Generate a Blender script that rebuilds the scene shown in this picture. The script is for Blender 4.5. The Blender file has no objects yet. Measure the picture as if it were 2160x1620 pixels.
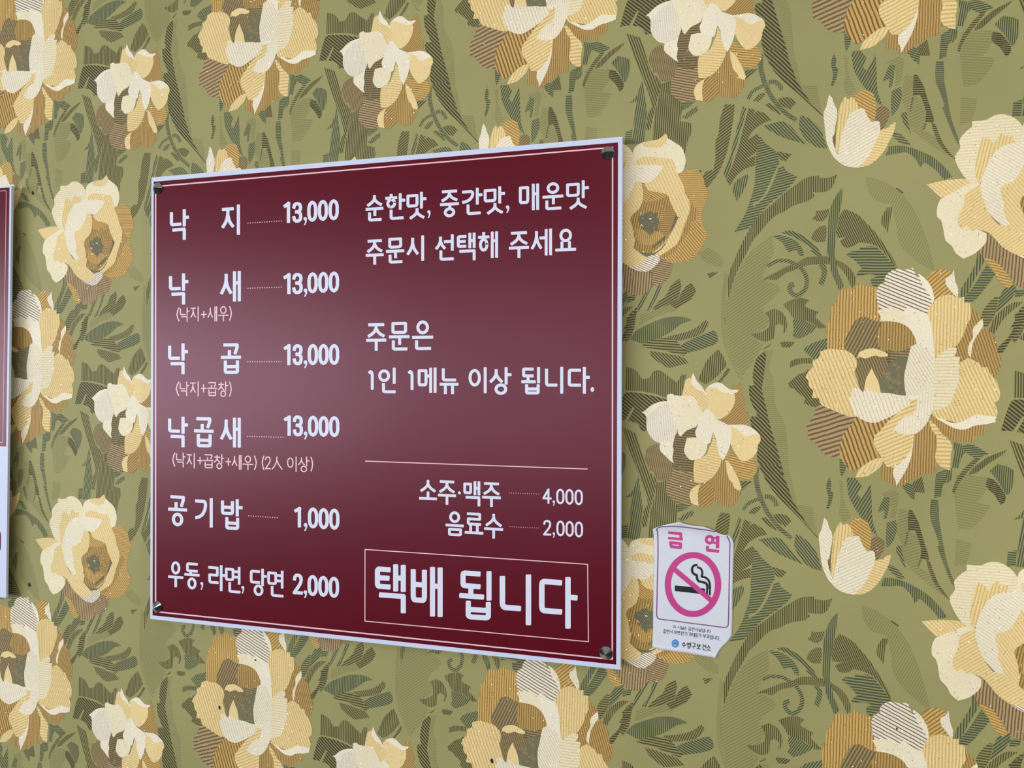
import bpy, bmesh, math, random
import numpy as np
from mathutils import Matrix, Vector
from mathutils.geometry import tessellate_polygon

random.seed(4)
SC = bpy.context.scene
COL = SC.collection
R = math.radians

# ------------------------------------------------------------------ camera
D = 1.20                      # camera to wall, metres
ZC = 1.50                     # eye height
FPX, CX, CY = 1623.0, 1080.0, 810.0
YAW, PITCH, ROLL = R(16.32780313), R(-0.08424236), R(0.1936805)
_f = Vector((-math.sin(YAW) * math.cos(PITCH), math.cos(YAW) * math.cos(PITCH), math.sin(PITCH)))
_r0 = Vector((math.cos(YAW), math.sin(YAW), 0.0))
_u0 = _r0.cross(_f)
_r = math.cos(ROLL) * _r0 + math.sin(ROLL) * _u0
_u = -math.sin(ROLL) * _r0 + math.cos(ROLL) * _u0
CAMP = Vector((0, -D, ZC))
cam_data = bpy.data.cameras.new('camera')
cam = bpy.data.objects.new('camera', cam_data)
COL.objects.link(cam)
cam_data.sensor_fit = 'HORIZONTAL'
cam_data.sensor_width = 36.0
cam_data.lens = FPX / 2160.0 * 36.0
cam_data.clip_start = 0.01
m4 = Matrix.Identity(4)
for k in range(3):
    m4[k][0] = _r[k]; m4[k][1] = _u[k]; m4[k][2] = -_f[k]; m4[k][3] = CAMP[k]
cam.matrix_world = m4
SC.camera = cam

# ------------------------------------------------------------------ light, exposure
SC.view_settings.view_transform = 'Standard'
SC.view_settings.look = 'None'
SC.view_settings.gamma = 1.0
SC.view_settings.use_curve_mapping = False
SC.view_settings.exposure = 0.1

world = bpy.data.worlds.new('room_light')
SC.world = world
world.use_nodes = True
wn = world.node_tree
bg = wn.nodes['Background']
# the room around: pale walls and ceiling above, dim tables and floor below
wt = wn.nodes.new('ShaderNodeTexCoord'); wsx = wn.nodes.new('ShaderNodeSeparateXYZ')
wr = wn.nodes.new('ShaderNodeValToRGB'); wm = wn.nodes.new('ShaderNodeMapRange')
wm.inputs[1].default_value = -1; wm.inputs[2].default_value = 1
wn.links.new(wt.outputs['Generated'], wsx.inputs[0]); wn.links.new(wsx.outputs[2], wm.inputs[0])
wn.links.new(wm.outputs[0], wr.inputs[0]); wn.links.new(wr.outputs[0], bg.inputs[0])
el = wr.color_ramp.elements
el[0].position = 0.0; el[0].color = (0.22, 0.20, 0.17, 1)
el[1].position = 1.0; el[1].color = (1.0, 0.97, 0.92, 1)
e_ = el.new(0.42); e_.color = (0.05, 0.05, 0.045, 1)
e_ = el.new(0.62); e_.color = (0.12, 0.12, 0.12, 1)
e_ = el.new(0.85); e_.color = (1.0, 0.97, 0.92, 1)
bg.inputs[1].default_value = 0.40

def area(name, loc, target, sx, sy, power, col):
    l = bpy.data.lights.new(name, 'AREA')
    l.shape = 'RECTANGLE'; l.size = sx; l.size_y = sy; l.energy = power; l.color = col
    o = bpy.data.objects.new(name, l); COL.objects.link(o)
    o.location = loc
    o.rotation_euler = (Vector(target) - Vector(loc)).to_track_quat('-Z', 'Y').to_euler()
    return o
# daylight from a window across the room on the left, and a ceiling lamp, plus two added lights
area('window_daylight', (-3.7, -3.5, 1.5), (1.4, 0, 1.5), 3.4, 1.15, 112, (0.91, 0.945, 1.0))
area('board_sheen_light', (-1.0, -3.6, 1.5), (-0.6, 0, 1.5), 1.8, 1.15, 28, (0.91, 0.945, 1.0))  # added weaker area light, gives the sheen on the board's right half
area('ceiling_lamp', (0.3, -2.6, 2.9), (0.1, -0.1, 1.2), 1.2, 0.5, 12, (1.0, 0.95, 0.86))
area('right_fill_light', (1.6, -1.5, 1.45), (0.4, 0.0, 1.4), 0.35, 0.35, 11, (1.0, 0.94, 0.84))  # added fill, no real fitting: brightens the right side of the wall

# ------------------------------------------------------------------ helpers
def lin(c):
    return tuple((v / 255 / 12.92) if v / 255 <= 0.04045 else ((v / 255 + 0.055) / 1.055) ** 2.4 for v in c)

def unproj(x, y, depth=0.0):
    """photo pixel -> (X, Z) on the plane lying `depth` in front of the wall"""
    d = _f + _r * float((x - CX) / FPX) - _u * float((y - CY) / FPX)
    t = (D - depth) / d.y
    p = CAMP + d * t
    return np.array((p.x, p.z))

def newmat(name, col, rough=0.6, metal=0.0, spec=0.5, coat=0.0):
    m = bpy.data.materials.new(name); m.use_nodes = True
    b = m.node_tree.nodes['Principled BSDF']
    b.inputs['Base Color'].default_value = (*lin(col), 1)
    b.inputs['Roughness'].default_value = rough
    b.inputs['Metallic'].default_value = metal
    b.inputs['Specular IOR Level'].default_value = spec
    b.inputs['Coat Weight'].default_value = coat
    return m

def noisy(m, scale, amount, bump=0.0, detail=3):
    nt = m.node_tree; b = nt.nodes['Principled BSDF']
    tc = nt.nodes.new('ShaderNodeTexCoord'); n = nt.nodes.new('ShaderNodeTexNoise')
    n.inputs['Scale'].default_value = scale; n.inputs['Detail'].default_value = detail
    nt.links.new(tc.outputs['Object'], n.inputs['Vector'])
    mr = nt.nodes.new('ShaderNodeMapRange')
    mr.inputs[3].default_value = 1 - amount; mr.inputs[4].default_value = 1 + amount
    nt.links.new(n.outputs['Fac'], mr.inputs[0])
    mx = nt.nodes.new('ShaderNodeMix'); mx.data_type = 'RGBA'; mx.blend_type = 'MULTIPLY'
    mx.inputs[0].default_value = 1
    mx.inputs[6].default_value = b.inputs['Base Color'].default_value
    nt.links.new(mr.outputs[0], mx.inputs[7])
    nt.links.new(mx.outputs[2], b.inputs['Base Color'])
    if bump:
        bp = nt.nodes.new('ShaderNodeBump'); bp.inputs['Strength'].default_value = bump
        bp.inputs['Distance'].default_value = 0.0004
        nt.links.new(n.outputs['Fac'], bp.inputs['Height'])
        nt.links.new(bp.outputs[0], b.inputs['Normal'])
    return m

def meshobj(name, verts, faces, mat, parent=None, smooth=False):
    me = bpy.data.meshes.new(name)
    me.from_pydata([tuple(v) for v in verts], [], faces)
    me.materials.append(mat)
    me.update()
    if smooth:
        for p in me.polygons: p.use_smooth = True
    o = bpy.data.objects.new(name, me); COL.objects.link(o)
    if parent is not None: o.parent = parent
    return o

def empty(name, loc, label, cat, group=None):
    o = bpy.data.objects.new(name, None); COL.objects.link(o)
    o.location = loc; o.empty_display_size = 0.05
    o['label'] = label; o['category'] = cat
    if group: o['group'] = group
    return o

def smooth_closed(P, sub=3, corner=50):
    """Catmull-Rom through the outline, sharp where the outline turns hard"""
    n = len(P); out = []
    if sub <= 1: return list(P)
    sharp = []
    for i in range(n):
        a = P[i] - P[i - 1]; b = P[(i + 1) % n] - P[i]
        na, nb = np.linalg.norm(a), np.linalg.norm(b)
        c = np.dot(a, b) / (na * nb + 1e-12)
        sharp.append(math.degrees(math.acos(max(-1, min(1, c)))) > corner)
    for i in range(n):
        p1, p2 = P[i], P[(i + 1) % n]
        p0 = P[i - 1] if not sharp[i] else p1
        p3 = P[(i + 2) % n] if not sharp[(i + 1) % n] else p2
        L = np.linalg.norm(p2 - p1)
        m1 = (p2 - p0) * 0.5 if not sharp[i] else (p2 - p1) * 0.7
        m2 = (p3 - p1) * 0.5 if not sharp[(i + 1) % n] else (p2 - p1) * 0.7
        for m in (m1, m2):
            l = np.linalg.norm(m)
            if l > L: m *= L / l
        for k in range(sub):
            t = k / sub; t2, t3 = t * t, t * t * t
            out.append((2*t3-3*t2+1)*p1 + (t3-2*t2+t)*m1 + (-2*t3+3*t2)*p2 + (t3-t2)*m2)
    return out

def smooth_open(P, sub=4):
    P = [np.array(p, float) for p in P]
    if len(P) < 3 or sub <= 1: return P
    out = []
    for i in range(len(P) - 1):
        p0 = P[max(i - 1, 0)]; p1 = P[i]; p2 = P[i + 1]; p3 = P[min(i + 2, len(P) - 1)]
        m1 = (p2 - p0) * .5; m2 = (p3 - p1) * .5
        for k in range(sub):
            t = k / sub; t2, t3 = t * t, t * t * t
            out.append((2*t3-3*t2+1)*p1 + (t3-2*t2+t)*m1 + (-2*t3+3*t2)*p2 + (t3-t2)*m2)
    out.append(P[-1])
    return out

def ribbon(P, w0, w1=None):
    """outline of a band of width w0..w1 along an open path"""
    w1 = w0 if w1 is None else w1
    P = smooth_open(P); L, Rr = [], []
    n = len(P)
    for i in range(n):
        d = P[min(i + 1, n - 1)] - P[max(i - 1, 0)]
        d = d / (np.linalg.norm(d) + 1e-9); nrm = np.array((-d[1], d[0]))
        w = (w0 + (w1 - w0) * i / (n - 1)) / 2
        L.append(P[i] + nrm * w); Rr.append(P[i] - nrm * w)
    return L + Rr[::-1]

def tess(P):
    return [tuple(t) for t in tessellate_polygon([[Vector((p[0], p[1], 0)) for p in P]])]

# ------------------------------------------------------------------ wallpaper colours
PAL = {   # name: (ground, line colour, sparkle)
    'white':   ((250, 240, 214), (226, 212, 180), 1.0),
    'lined':   ((250, 241, 220), (132, 112, 88), 0.5),
    'veil':    ((248, 239, 218), (206, 192, 172), 0.8),
    'cream':   ((248, 236, 200), (230, 214, 168), 1.0),
    'yellow':  ((246, 220, 158), (218, 186, 116), 1.0),
    'gold':    ((220, 182, 108), (160, 124, 60), 1.0),
    'ochre':   ((198, 162, 96), (146, 114, 60), 0.8),
    'bold':    ((212, 174, 102), (132, 98, 50), 0.8),
    'tan':     ((186, 160, 116), (116, 94, 62), 0.8),
    'umber':   ((166, 145, 100), (112, 96, 62), 0.4),
    'dark':    ((150, 132, 92), (98, 84, 54), 0.2),
    'moss':    ((134, 130, 98), (92, 92, 70), 0.2),
    'leaf':    ((156, 152, 101), (76, 89, 64), 0.0),
    'bark':    ((157, 151, 100), (86, 80, 44), 0.0),
    'deep':    ((148, 142, 96), (70, 64, 34), 0.0),
    'faint':   ((160, 155, 102), (140, 137, 88), 0.0),
    'base':    ((163, 158, 104), (163, 158, 104), 0.0),
    'spot':    ((40, 38, 32), (40, 38, 32), 0.0),
}
LA = np.array((0.44046968, -0.00539186)) * D      # repeat of the paper, across
LB = np.array((-0.0034783, -0.51123918)) * D      # repeat of the paper, down

SHAPES = []      # (level, palette, hatch angle, hatch period px, duty, outline pixels, cell i, cell j, repeat)
class Tracer:
    def __init__(s, ox, oy, sc, i, j): s.a = (ox, oy, sc, i, j)
    def px(s, pts):
        ox, oy, sc, i, j = s.a
        return [np.array((x / sc + ox, y / sc + oy)) for x, y in pts]
    def __call__(s, lv, pal, ang, per, pts, duty=0.5, sub=3, repeat=True):
        SHAPES.append((lv, pal, ang, per, duty, s.px(pts), s.a[3], s.a[4], sub, repeat))
    def band(s, lv, pal, ang, per, pts, w0, w1=None, duty=0.5):
        q = s.px(pts); sc = s.a[2]
        SHAPES.append((lv, pal, ang, per, duty, ribbon(q, w0 / sc, None if w1 is None else w1 / sc), s.a[3], s.a[4], 1, True))

# ================================================================= leaves and stems
C = Tracer(1310, 260, 5.4, 0, 0)
B = Tracer(1310, 720, 5.4, 0, 1)
T = Tracer(1320, 0, 5.4, 0, 0)
L = Tracer(1500, 380, 5.4, 0, 0)
M = Tracer(1310, 460, 5.4, 0, 0)
V = Tracer(1540, 980, 5.4, 0, 1)
N = Tracer(1700, 0, 4.696, 1, 0)
F = Tracer(1700, 160, 4.696, 1, 0)
P = Tracer(1960, 460, 6.23, 1, 1)
Q = Tracer(960, 1350, 5.4, 0, 2)
G = Tracer(1640, 620, 5.786, 1, 1)
H = Tracer(360, 0, 5.4, -1, 0)
X = Tracer(0, 0, 1, 1, 0)

# faint tone-on-tone hatching first
M(0, 'faint', 35, 5.6, [(1720,200),(1740,400),(1650,560),(1600,700),(1780,760),(1820,830),(1640,1000),(1620,1080),(1700,1150),(1620,1280),(1490,1320),(1560,1400),(1620,1440),(1560,1560),(1380,1800),(1280,1650),(1220,1450),(1180,1200),(1190,1000),(1230,850),(1300,700),(1400,480),(1560,300)], .42)
M(0, 'faint', -35, 4.6, [(1180,600),(1220,650),(1190,1000),(1200,1400),(1290,1680),(1400,1850),(1330,1800),(1160,1400),(1140,1000)], .4)
M(0, 'faint', -35, 5, [(880,400),(1000,330),(1150,460),(1160,560),(1050,540),(930,480)], .4)
M(0, 'faint', 30, 5, [(220,1100),(560,980),(640,1050),(420,1120),(200,1230)], .45)
B(0, 'faint', 0, 4.2, [(1650,110),(1740,100),(1690,300),(1740,450),(1750,700),(1870,950),(1900,1250),(1920,1500),(1940,1620),(1870,1620),(1770,1200),(1700,950),(1640,700),(1610,560),(1640,280)], .4)
V(0, 'faint', 0, 4.4, [(580,0),(660,20),(720,250),(760,450),(920,480),(960,650),(1000,800),(860,650),(700,400)], .4)
V(0, 'faint', 0, 5.5, [(1240,180),(1290,200),(1290,380),(1380,600),(1300,660),(1240,560),(1260,400)], .42)
N(0, 'faint', -3, 5.6, [(1540,320),(1840,300),(1840,430),(1750,560),(1880,580),(1820,690),(1700,830),(1560,860),(1540,700),(1520,500)], .45)
N(0, 'faint', -3, 4.6, [(1540,960),(1690,980),(1680,1080),(1640,1200),(1520,1240)], .4)
N(0, 'faint', 25, 5.6, [(790,620),(930,560),(970,600),(950,760),(930,850),(880,860),(890,700)], .45)
N(0, 'faint', 25, 5.8, [(980,740),(1070,760),(1050,930),(1150,1000),(1180,1150),(1160,1290),(1270,1350),(1450,1560),(1330,1500),(1040,1280),(1000,1100),(940,960),(960,850)], .45)
X(0, 'faint', 62, 5.2, [(1826,373),(1857,380),(1887,396),(1909,416),(1930,445),(1950,490),(1965,540),(1972,572),(1950,562),(1920,540),(1895,510),(1890,470),(1880,430),(1850,425),(1832,405)], .45)
N(0, 'faint', 0, 4.6, [(40,850),(110,850),(150,1100),(50,1010)], .4)

C(1, 'leaf', 15, 5.2, [(1560,150),(1600,165),(1650,230),(1740,300),(1790,360),(1800,440),(1800,500),(1850,480),(1880,540),(2005,610),(1950,690),(1850,790),(1750,870),(1680,930),(1560,1060),(1460,1190),(1280,1250),(1400,1060),(1470,880),(1520,700),(1530,500),(1535,400),(1555,250)])
C(2, 'base', 0, 0, [(1790,470),(1800,490),(1730,680),(1640,840),(1540,930),(1510,950),(1500,915),(1590,860),(1660,750),(1730,600)])
C(1, 'bark', -45, 4.8, [(1454,-174),(1534,-150),(1500,-105),(1560,-144),(1660,-100),(1715,-35),(1620,0),(1530,60),(1470,130),(1440,190),(1550,120),(1570,140),(1555,250),(1535,330),(1410,420),(1530,370),(1525,480),(1440,510),(1330,580),(1240,720),(1200,640),(1260,500),(1330,300),(1390,60)], .55)
C(1, 'leaf', 68, 5, [(1394,-194),(1430,-164),(1370,60),(1300,300),(1250,480),(1200,640),(1170,570),(1230,400),(1300,150),(1350,-60)])
C(1, 'bark', 38, 5, [(1184,-214),(1294,-214),(1280,-60),(1240,180),(1190,380),(1140,500),(1060,640),(960,750),(920,680),(950,570),(1020,530),(1050,540),(1075,400),(1075,200),(1110,130),(1130,-60)], .55)
C(1, 'leaf', 80, 4.6, [(1440,580),(1450,640),(1400,760),(1320,890),(1280,800),(1270,730),(1330,640)])
L(1, 'bark', 90, 4.6, [(195,1300),(190,1180),(210,1040),(260,920),(330,760),(420,590),(480,480),(560,390),(700,270),(820,160),(940,70),(1080,-25),(1160,-45),(1229,-55),(1242,-27),(1345,-27),(1436,-67),(1388,65),(1323,125),(1204,140),(1150,135),(1183,178),(1123,227),(1060,250),(940,290),(830,360),(740,400),(650,480),(560,590),(480,680),(420,800),(340,950),(280,1080),(240,1190),(210,1290),(190,1350)], .5)
L(2, 'leaf', 88, 4.2, [(1490,90),(1495,130),(1480,290),(1455,400),(1430,560),(1410,740),(1405,860),(1430,960),(1450,1060),(1490,1140),(1510,1210),(1460,1260),(1430,1190),(1390,1100),(1360,1010),(1350,920),(1325,820),(1325,650),(1340,430),(1380,260),(1440,150)], .55)
L(1, 'bark', -60, 4.4, [(1150,435),(1190,400),(1190,350),(1270,345),(1350,320),(1340,370),(1320,420),(1270,470),(1200,465)])
L(1, 'bark', -58, 4.0, [(1310,515),(1315,600),(1300,700),(1200,705),(1140,665),(1170,590),(1240,530)])
L(1, 'bark', -63, 4.4, [(1520,330),(1580,350),(1680,400),(1760,480),(1850,570),(1940,690),(2010,790),(2070,890),(2120,1000),(2090,980),(2000,860),(1900,760),(1790,720),(1680,710),(1640,740),(1560,770),(1500,750),(1465,700),(1520,660),(1580,630),(1520,650),(1440,655),(1425,600),(1450,480),(1450,430),(1470,390)], .55)
L(1, 'leaf', 0, 6.0, [(1690,770),(1830,750),(1890,770),(1960,830),(2010,890),(2110,1000),(2070,1050),(1990,1110),(1960,1160),(1900,1200),(1880,1230),(1830,1190),(1820,1120),(1900,1090),(1800,1070),(1660,1100),(1660,1060),(1720,1000),(1680,960),(1620,900),(1540,860),(1570,820),(1700,800)], .52)
L(1, 'leaf', -40, 5.0, [(790,600),(890,572),(980,600),(1070,650),(1160,720),(1230,800),(1265,870),(1220,870),(1130,800),(1160,800),(1100,750),(1000,680),(900,630)], .55)
L(1, 'leaf', 14, 4.6, [(705,645),(750,625),(870,645),(960,690),(1020,750),(1050,810),(1055,870),(1010,860),(970,800),(930,800),(900,825),(860,800),(830,740),(780,690)])
L(1, 'bark', 88, 4.2, [(570,1150),(620,1110),(720,1060),(850,990),(950,950),(1000,930),(1060,890),(1160,870),(1380,870),(1440,910),(1500,940),(1580,1000),(1630,1080),(1650,1170),(1610,1230),(1580,1180),(1550,1110),(1470,1000),(1380,960),(1250,960),(1100,970),(960,1020),(850,1060),(740,1140),(650,1130)])
L.band(2, 'leaf', 30, 4.4, [(640,980),(740,925),(870,920),(960,960),(1030,1010),(1080,1090),(1090,1160),(1070,1240),(1000,1310),(930,1300),(895,1240),(905,1200),(945,1185)], 40, 56)
L.band(2, 'leaf', -45, 4.6, [(1250,960),(1290,1020),(1280,1100),(1250,1190)], 60)
M(1, 'bark', 30, 5.0, [(670,690),(685,770),(670,840),(650,920),(560,980),(400,1040),(350,1050),(420,960),(520,870),(560,780),(620,720)], .55)
M(1, 'bark', 30, 4.4, [(800,740),(830,780),(855,830),(800,920),(720,980),(620,1040),(560,980),(650,930),(680,860),(740,780)], .6)
M(1, 'bark', 30, 4.4, [(980,630),(1040,620),(1110,610),(1060,650),(1010,690)], .6)
M(1, 'leaf', 88, 4.2, [(100,1380),(180,1280),(330,1200),(480,1140),(640,1120),(760,1140),(810,1165),(700,1200),(640,1240),(560,1300),(450,1360),(340,1400),(260,1430),(180,1410)], .55)
M(1, 'bark', 65, 4.4, [(1000,1190),(985,1240),(900,1330),(780,1370),(640,1400),(590,1380),(520,1350),(700,1310),(850,1250),(960,1160)])
M(1, 'leaf', -25, 5.0, [(1050,1280),(1085,1310),(1105,1380),(1080,1430),(960,1480),(820,1520),(730,1540),(680,1450),(760,1400),(900,1340)], .55)
M(1, 'bark', -4, 5.6, [(380,1380),(560,1370),(650,1420),(700,1490),(760,1530),(720,1570),(600,1540),(450,1500),(300,1480),(220,1460)])
M(1, 'leaf', 60, 4.6, [(330,740),(360,770),(280,920),(220,1030),(170,1080),(200,980),(260,850)])
M(1, 'leaf', 65, 4.6, [(420,760),(475,740),(420,880),(330,1050),(280,1060),(360,920)])
M(1, 'bark', 2, 5.4, [(200,1000),(170,1080),(150,1250),(100,1370),(60,1420),(40,1380),(60,1200),(110,1080)], .55)
M(1, 'bark', 88, 4.4, [(1640,1080),(1740,1030),(1830,1070),(1880,1150),(1890,1240),(1860,1310),(1840,1300),(1860,1240),(1800,1200),(1750,1230),(1740,1370),(1640,1410),(1540,1370),(1480,1320),(1600,1300),(1690,1240),(1690,1150)])
M(1, 'bark', 40, 4, [(1620,1490),(1720,1420),(1690,1460),(1650,1485)], .7)
B(1, 'bark', -45, 4.8, [(320,110),(420,120),(560,150),(700,180),(770,250),(680,270),(540,300),(430,240),(360,190)], .5)
B(1, 'bark', 86, 4.6, [(1110,90),(1170,180),(1205,270),(1120,370),(1030,450),(960,490),(880,440),(920,340),(970,230),(1040,150)], .52)
B.band(1, 'bark', 45, 4.0, [(1230,310),(1170,400),(1110,470)], 40, 30, .6)
B(1, 'bark', 89, 4.6, [(60,290),(170,330),(240,430),(320,420),(370,340),(440,330),(540,400),(640,470),(690,380),(740,380),(720,480),(690,620),(520,640),(400,600),(240,570),(50,560)], .52)
B(1, 'deep', -45, 6.2, [(1640,110),(1655,160),(1640,280),(1620,430),(1605,560),(1645,720),(1700,960),(1770,1200),(1840,1450),(1870,1620),(1720,1620),(1620,1480),(1550,1340),(1560,1200),(1570,1120),(1500,1000),(1470,900),(1490,850),(1560,860),(1520,770),(1480,690),(1460,600),(1455,510),(1520,500),(1500,400),(1540,200)], .5)
V(1, 'deep', -47, 6.2, [(320,0),(560,0),(600,120),(660,250),(700,380),(780,520),(860,650),(1000,820),(1000,840),(860,690),(700,520),(560,380),(430,220),(370,100)], .5)
H(1, 'deep', -40, 5.4, [(1690,700),(1720,560),(1760,430),(1800,400),(1980,400),(2160,430),(2200,460),(2050,520),(1960,600),(1970,640),(1990,770),(1920,780),(1880,710),(1800,690),(1740,690)], .55)
H(2, 'base', 0, 0, [(1840,545),(1856,550),(1800,690),(1770,690)])
V.band(2, 'leaf', 3, 3.6, [(300,30),(300,200),(350,380),(430,550),(560,720),(700,840)], 58, 46, .55)
V.band(1, 'leaf', 60, 4, [(150,520),(210,440),(330,390)], 40)
V.band(1, 'leaf', 85, 4, [(390,365),(460,370),(520,430),(525,475)], 50)
V(1, 'bark', -45, 4.4, [(210,550),(270,490),(350,470),(340,510),(270,570)])
V(1, 'bark', -50, 4.8, [(490,570),(570,560),(640,580),(700,640),(630,710),(540,650)], .55)
V(1, 'bark', -48, 4.8, [(350,610),(400,600),(470,660),(530,740),(510,750),(430,690)], .55)
V(1, 'leaf', -50, 5.0, [(320,850),(400,840),(540,830),(640,900),(700,980),(810,1110),(830,1140),(720,1090),(600,1040),(460,960)])
V(1, 'leaf', -52, 5.0, [(730,900),(750,790),(830,830),(900,890),(980,990),(1050,1210),(930,1180),(830,1100),(760,1000)])
V(1, 'bark', -45, 5, [(480,1160),(650,1220),(580,1290),(520,1260)], .55)
V(1, 'bark', 35, 5.4, [(120,190),(260,190),(140,290),(100,310)], .55)

N(1, 'leaf', 0, 5, [(380,330),(440,350),(440,430),(400,510),(385,460)], .55)
N(1, 'leaf', 60, 5.6, [(450,510),(540,500),(600,570),(560,660),(600,700),(690,530),(700,700),(710,900),(760,1050),(700,1010),(590,880),(520,780),(470,680)])
N(1, 'leaf', 5, 5.0, [(280,530),(300,600),(290,660),(320,680),(300,780),(270,850),(245,850),(270,740),(250,650),(255,590)], .6)
N(1, 'leaf', -40, 4.8, [(830,640),(880,650),(870,760),(850,860),(820,870),(830,780),(780,800),(760,810),(790,720)])
N(1, 'leaf', -45, 4.8, [(850,900),(940,860),(950,960),(910,1080),(850,1150),(840,1050)])
N(1, 'leaf', -50, 5.0, [(960,1110),(1000,1110),(1010,1200),(1040,1330),(980,1240),(940,1150)])
F(1, 'leaf', 88, 4.6, [(790,790),(820,700),(900,690),(1000,700),(1120,740),(1250,800),(1370,900),(1450,1000),(1370,1030),(1300,950),(1200,870),(1170,860),(1130,910),(1090,830),(1000,760),(900,770)], .55)
F(1, 'leaf', -12, 5.0, [(860,560),(940,580),(1040,680),(960,680),(870,610)])
F(1, 'bark', 86, 4.2, [(760,1380),(810,1300),(860,1300),(835,1420),(815,1560),(790,1520),(745,1460)])
F(1, 'bark', -20, 4, [(890,1105),(970,1150),(960,1168),(900,1130)], .7)
N(1, 'deep', 1, 4.8, [(1070,740),(1100,740),(1160,840),(1190,930),(1220,1030),(1260,1150),(1270,1210),(1180,1210),(1190,1130),(1170,1040),(1130,940),(1060,950),(1060,860)], .55)
N(1, 'bark', 0, 4.2, [(1050,960),(1070,960),(1040,1090),(1025,1110)], .6)
N(1, 'bark', 0, 4.2, [(1175,1220),(1200,1215),(1170,1290),(1155,1290)], .6)
N(1, 'bark', 5, 4.4, [(1240,1210),(1280,1230),(1320,1330),(1360,1420),(1440,1530),(1490,1590),(1400,1520),(1320,1430),(1270,1320)], .6)
N(1, 'leaf', 0, 4.2, [(1290,610),(1360,600),(1370,700),(1370,800),(1400,960),(1420,1080),(1460,1240),(1540,1430),(1500,1420),(1430,1270),(1380,1140),(1350,1070),(1370,1040),(1330,920),(1290,820),(1280,720)], .55)
N(1, 'leaf', 3, 4.4, [(1340,340),(1430,290),(1440,420),(1410,440),(1390,560),(1320,590),(1330,450)], .55)
N(1, 'leaf', 82, 4.4, [(1430,280),(1500,265),(1490,380),(1440,430)], .55)
N(1, 'leaf', -20, 4.6, [(1050,470),(1100,480),(1130,560),(1120,640),(1060,590),(980,490)], .55)
N(1, 'bark', 65, 4, [(1100,470),(1200,390),(1215,460),(1230,550),(1130,555)], .6)
N(1, 'leaf', 80, 4.6, [(1510,0),(1600,20),(1640,90),(1600,130),(1560,260),(1500,260),(1520,100)], .55)
N(1, 'leaf', 12, 4.6, [(1600,20),(1700,0),(1860,70),(1740,140),(1640,90)], .55)
N(1, 'bark', 86, 3.6, [(1860,100),(2050,0),(2000,60),(1860,170),(1750,270),(1660,310),(1700,240),(1800,150)], .6)
N(1, 'leaf', 86, 4.6, [(1870,240),(1950,160),(2050,170),(2110,200),(2110,330),(2060,450),(2030,450),(1970,350)], .55)
N(1, 'deep', -6, 4.2, [(1850,310),(1930,330),(2030,460),(2020,530),(1980,560),(1920,470),(1840,400)], .6)
N(1, 'bark', 4, 4.8, [(1500,490),(1540,380),(1620,250),(1740,120),(1780,130),(1640,300),(1560,420),(1520,520)], .55)
P(1, 'leaf', 88, 6.0, [(640,420),(680,370),(720,560),(600,800),(500,1000),(460,1040),(400,1040),(420,930),(500,800),(570,680),(620,560)])
P(1, 'leaf', 0, 5.4, [(760,610),(870,740),(780,860),(640,1040),(560,1110),(460,1100),(470,1040),(580,900),(700,700)], .55)
P(1, 'leaf', 42, 5.4, [(1000,920),(1130,870),(1140,960),(1060,1080),(900,1230),(870,1260),(900,1150),(920,1040)], .55)
P(1, 'leaf', 0, 5.2, [(1140,940),(1280,930),(1260,1010),(1120,1050)], .55)
P(1, 'bark', 0, 5.8, [(860,1040),(910,1040),(890,1160),(860,1270),(790,1390),(750,1440),(700,1400),(690,1260),(760,1140)], .5)
P(1, 'bark', 82, 5, [(1110,1110),(1240,1100),(1000,1300),(880,1480),(860,1530),(780,1480),(860,1300),(1000,1170)])
Q(1, 'deep', 0, 5.0, [(1900,830),(1910,810),(2030,740),(2000,850),(1960,930),(1880,1050),(1800,1180),(1750,1180),(1760,1120),(1850,1030),(1900,930),(1860,950),(1920,860)], .55)
G(1, 'bark', 88, 4.2, [(70,125),(180,70),(290,45),(340,60),(390,75),(345,120),(340,155),(400,185),(500,220),(455,280),(500,320),(600,405),(510,420),(440,370),(330,320),(200,300),(140,210),(100,170)], .52)
G(1, 'leaf', 55, 4.4, [(190,310),(300,310),(380,350),(490,400),(430,460),(330,520),(250,550),(180,510),(200,440),(190,380)])
G(1, 'bark', 45, 4.4, [(30,600),(80,580),(215,590),(160,650),(60,650)], .6)
G(1, 'leaf', 55, 5.0, [(320,680),(400,610),(510,570),(620,535),(630,700),(500,780),(430,800),(400,760),(340,710)])
G(1, 'bark', 86, 3.6, [(155,820),(240,790),(410,780),(430,850),(300,850),(150,900)], .55)
G(1, 'bark', -52, 4.8, [(130,1090),(260,980),(330,960),(380,910),(400,1010),(400,1110),(460,1180),(440,1270),(520,1280),(560,1370),(440,1380),(320,1330),(340,1270),(280,1230),(200,1160),(140,1140)], .58)
T(1, 'bark', -70, 5.2, [(10,380),(170,430),(250,700),(300,830),(380,900),(400,980),(330,1250),(280,1480),(230,1480),(250,1300),(300,1200),(200,900),(100,650)], .5)
T(1, 'leaf', 80, 4.4, [(190,890),(210,1050),(240,1300),(200,1640),(70,1640),(100,1330),(130,1150),(40,1180),(130,1080)])
T(1, 'bark', 86, 4.4, [(390,960),(510,920),(560,1050),(600,1120),(640,1200),(620,1380),(740,1400),(750,1500),(700,1620),(690,1700),(640,1830),(540,1650),(300,1640),(330,1300),(380,1100)], .5)
C(1, 'leaf', 0, 4.4, [(50,100),(130,70),(120,230),(40,250)], .55)
T(1, 'leaf', 2, 4.0, [(630,1170),(800,1150),(720,1220),(640,1260)], .5)
T(1, 'leaf', 60, 4.4, [(820,1210),(820,1260),(700,1350),(640,1340),(740,1250)], .5)

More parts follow.
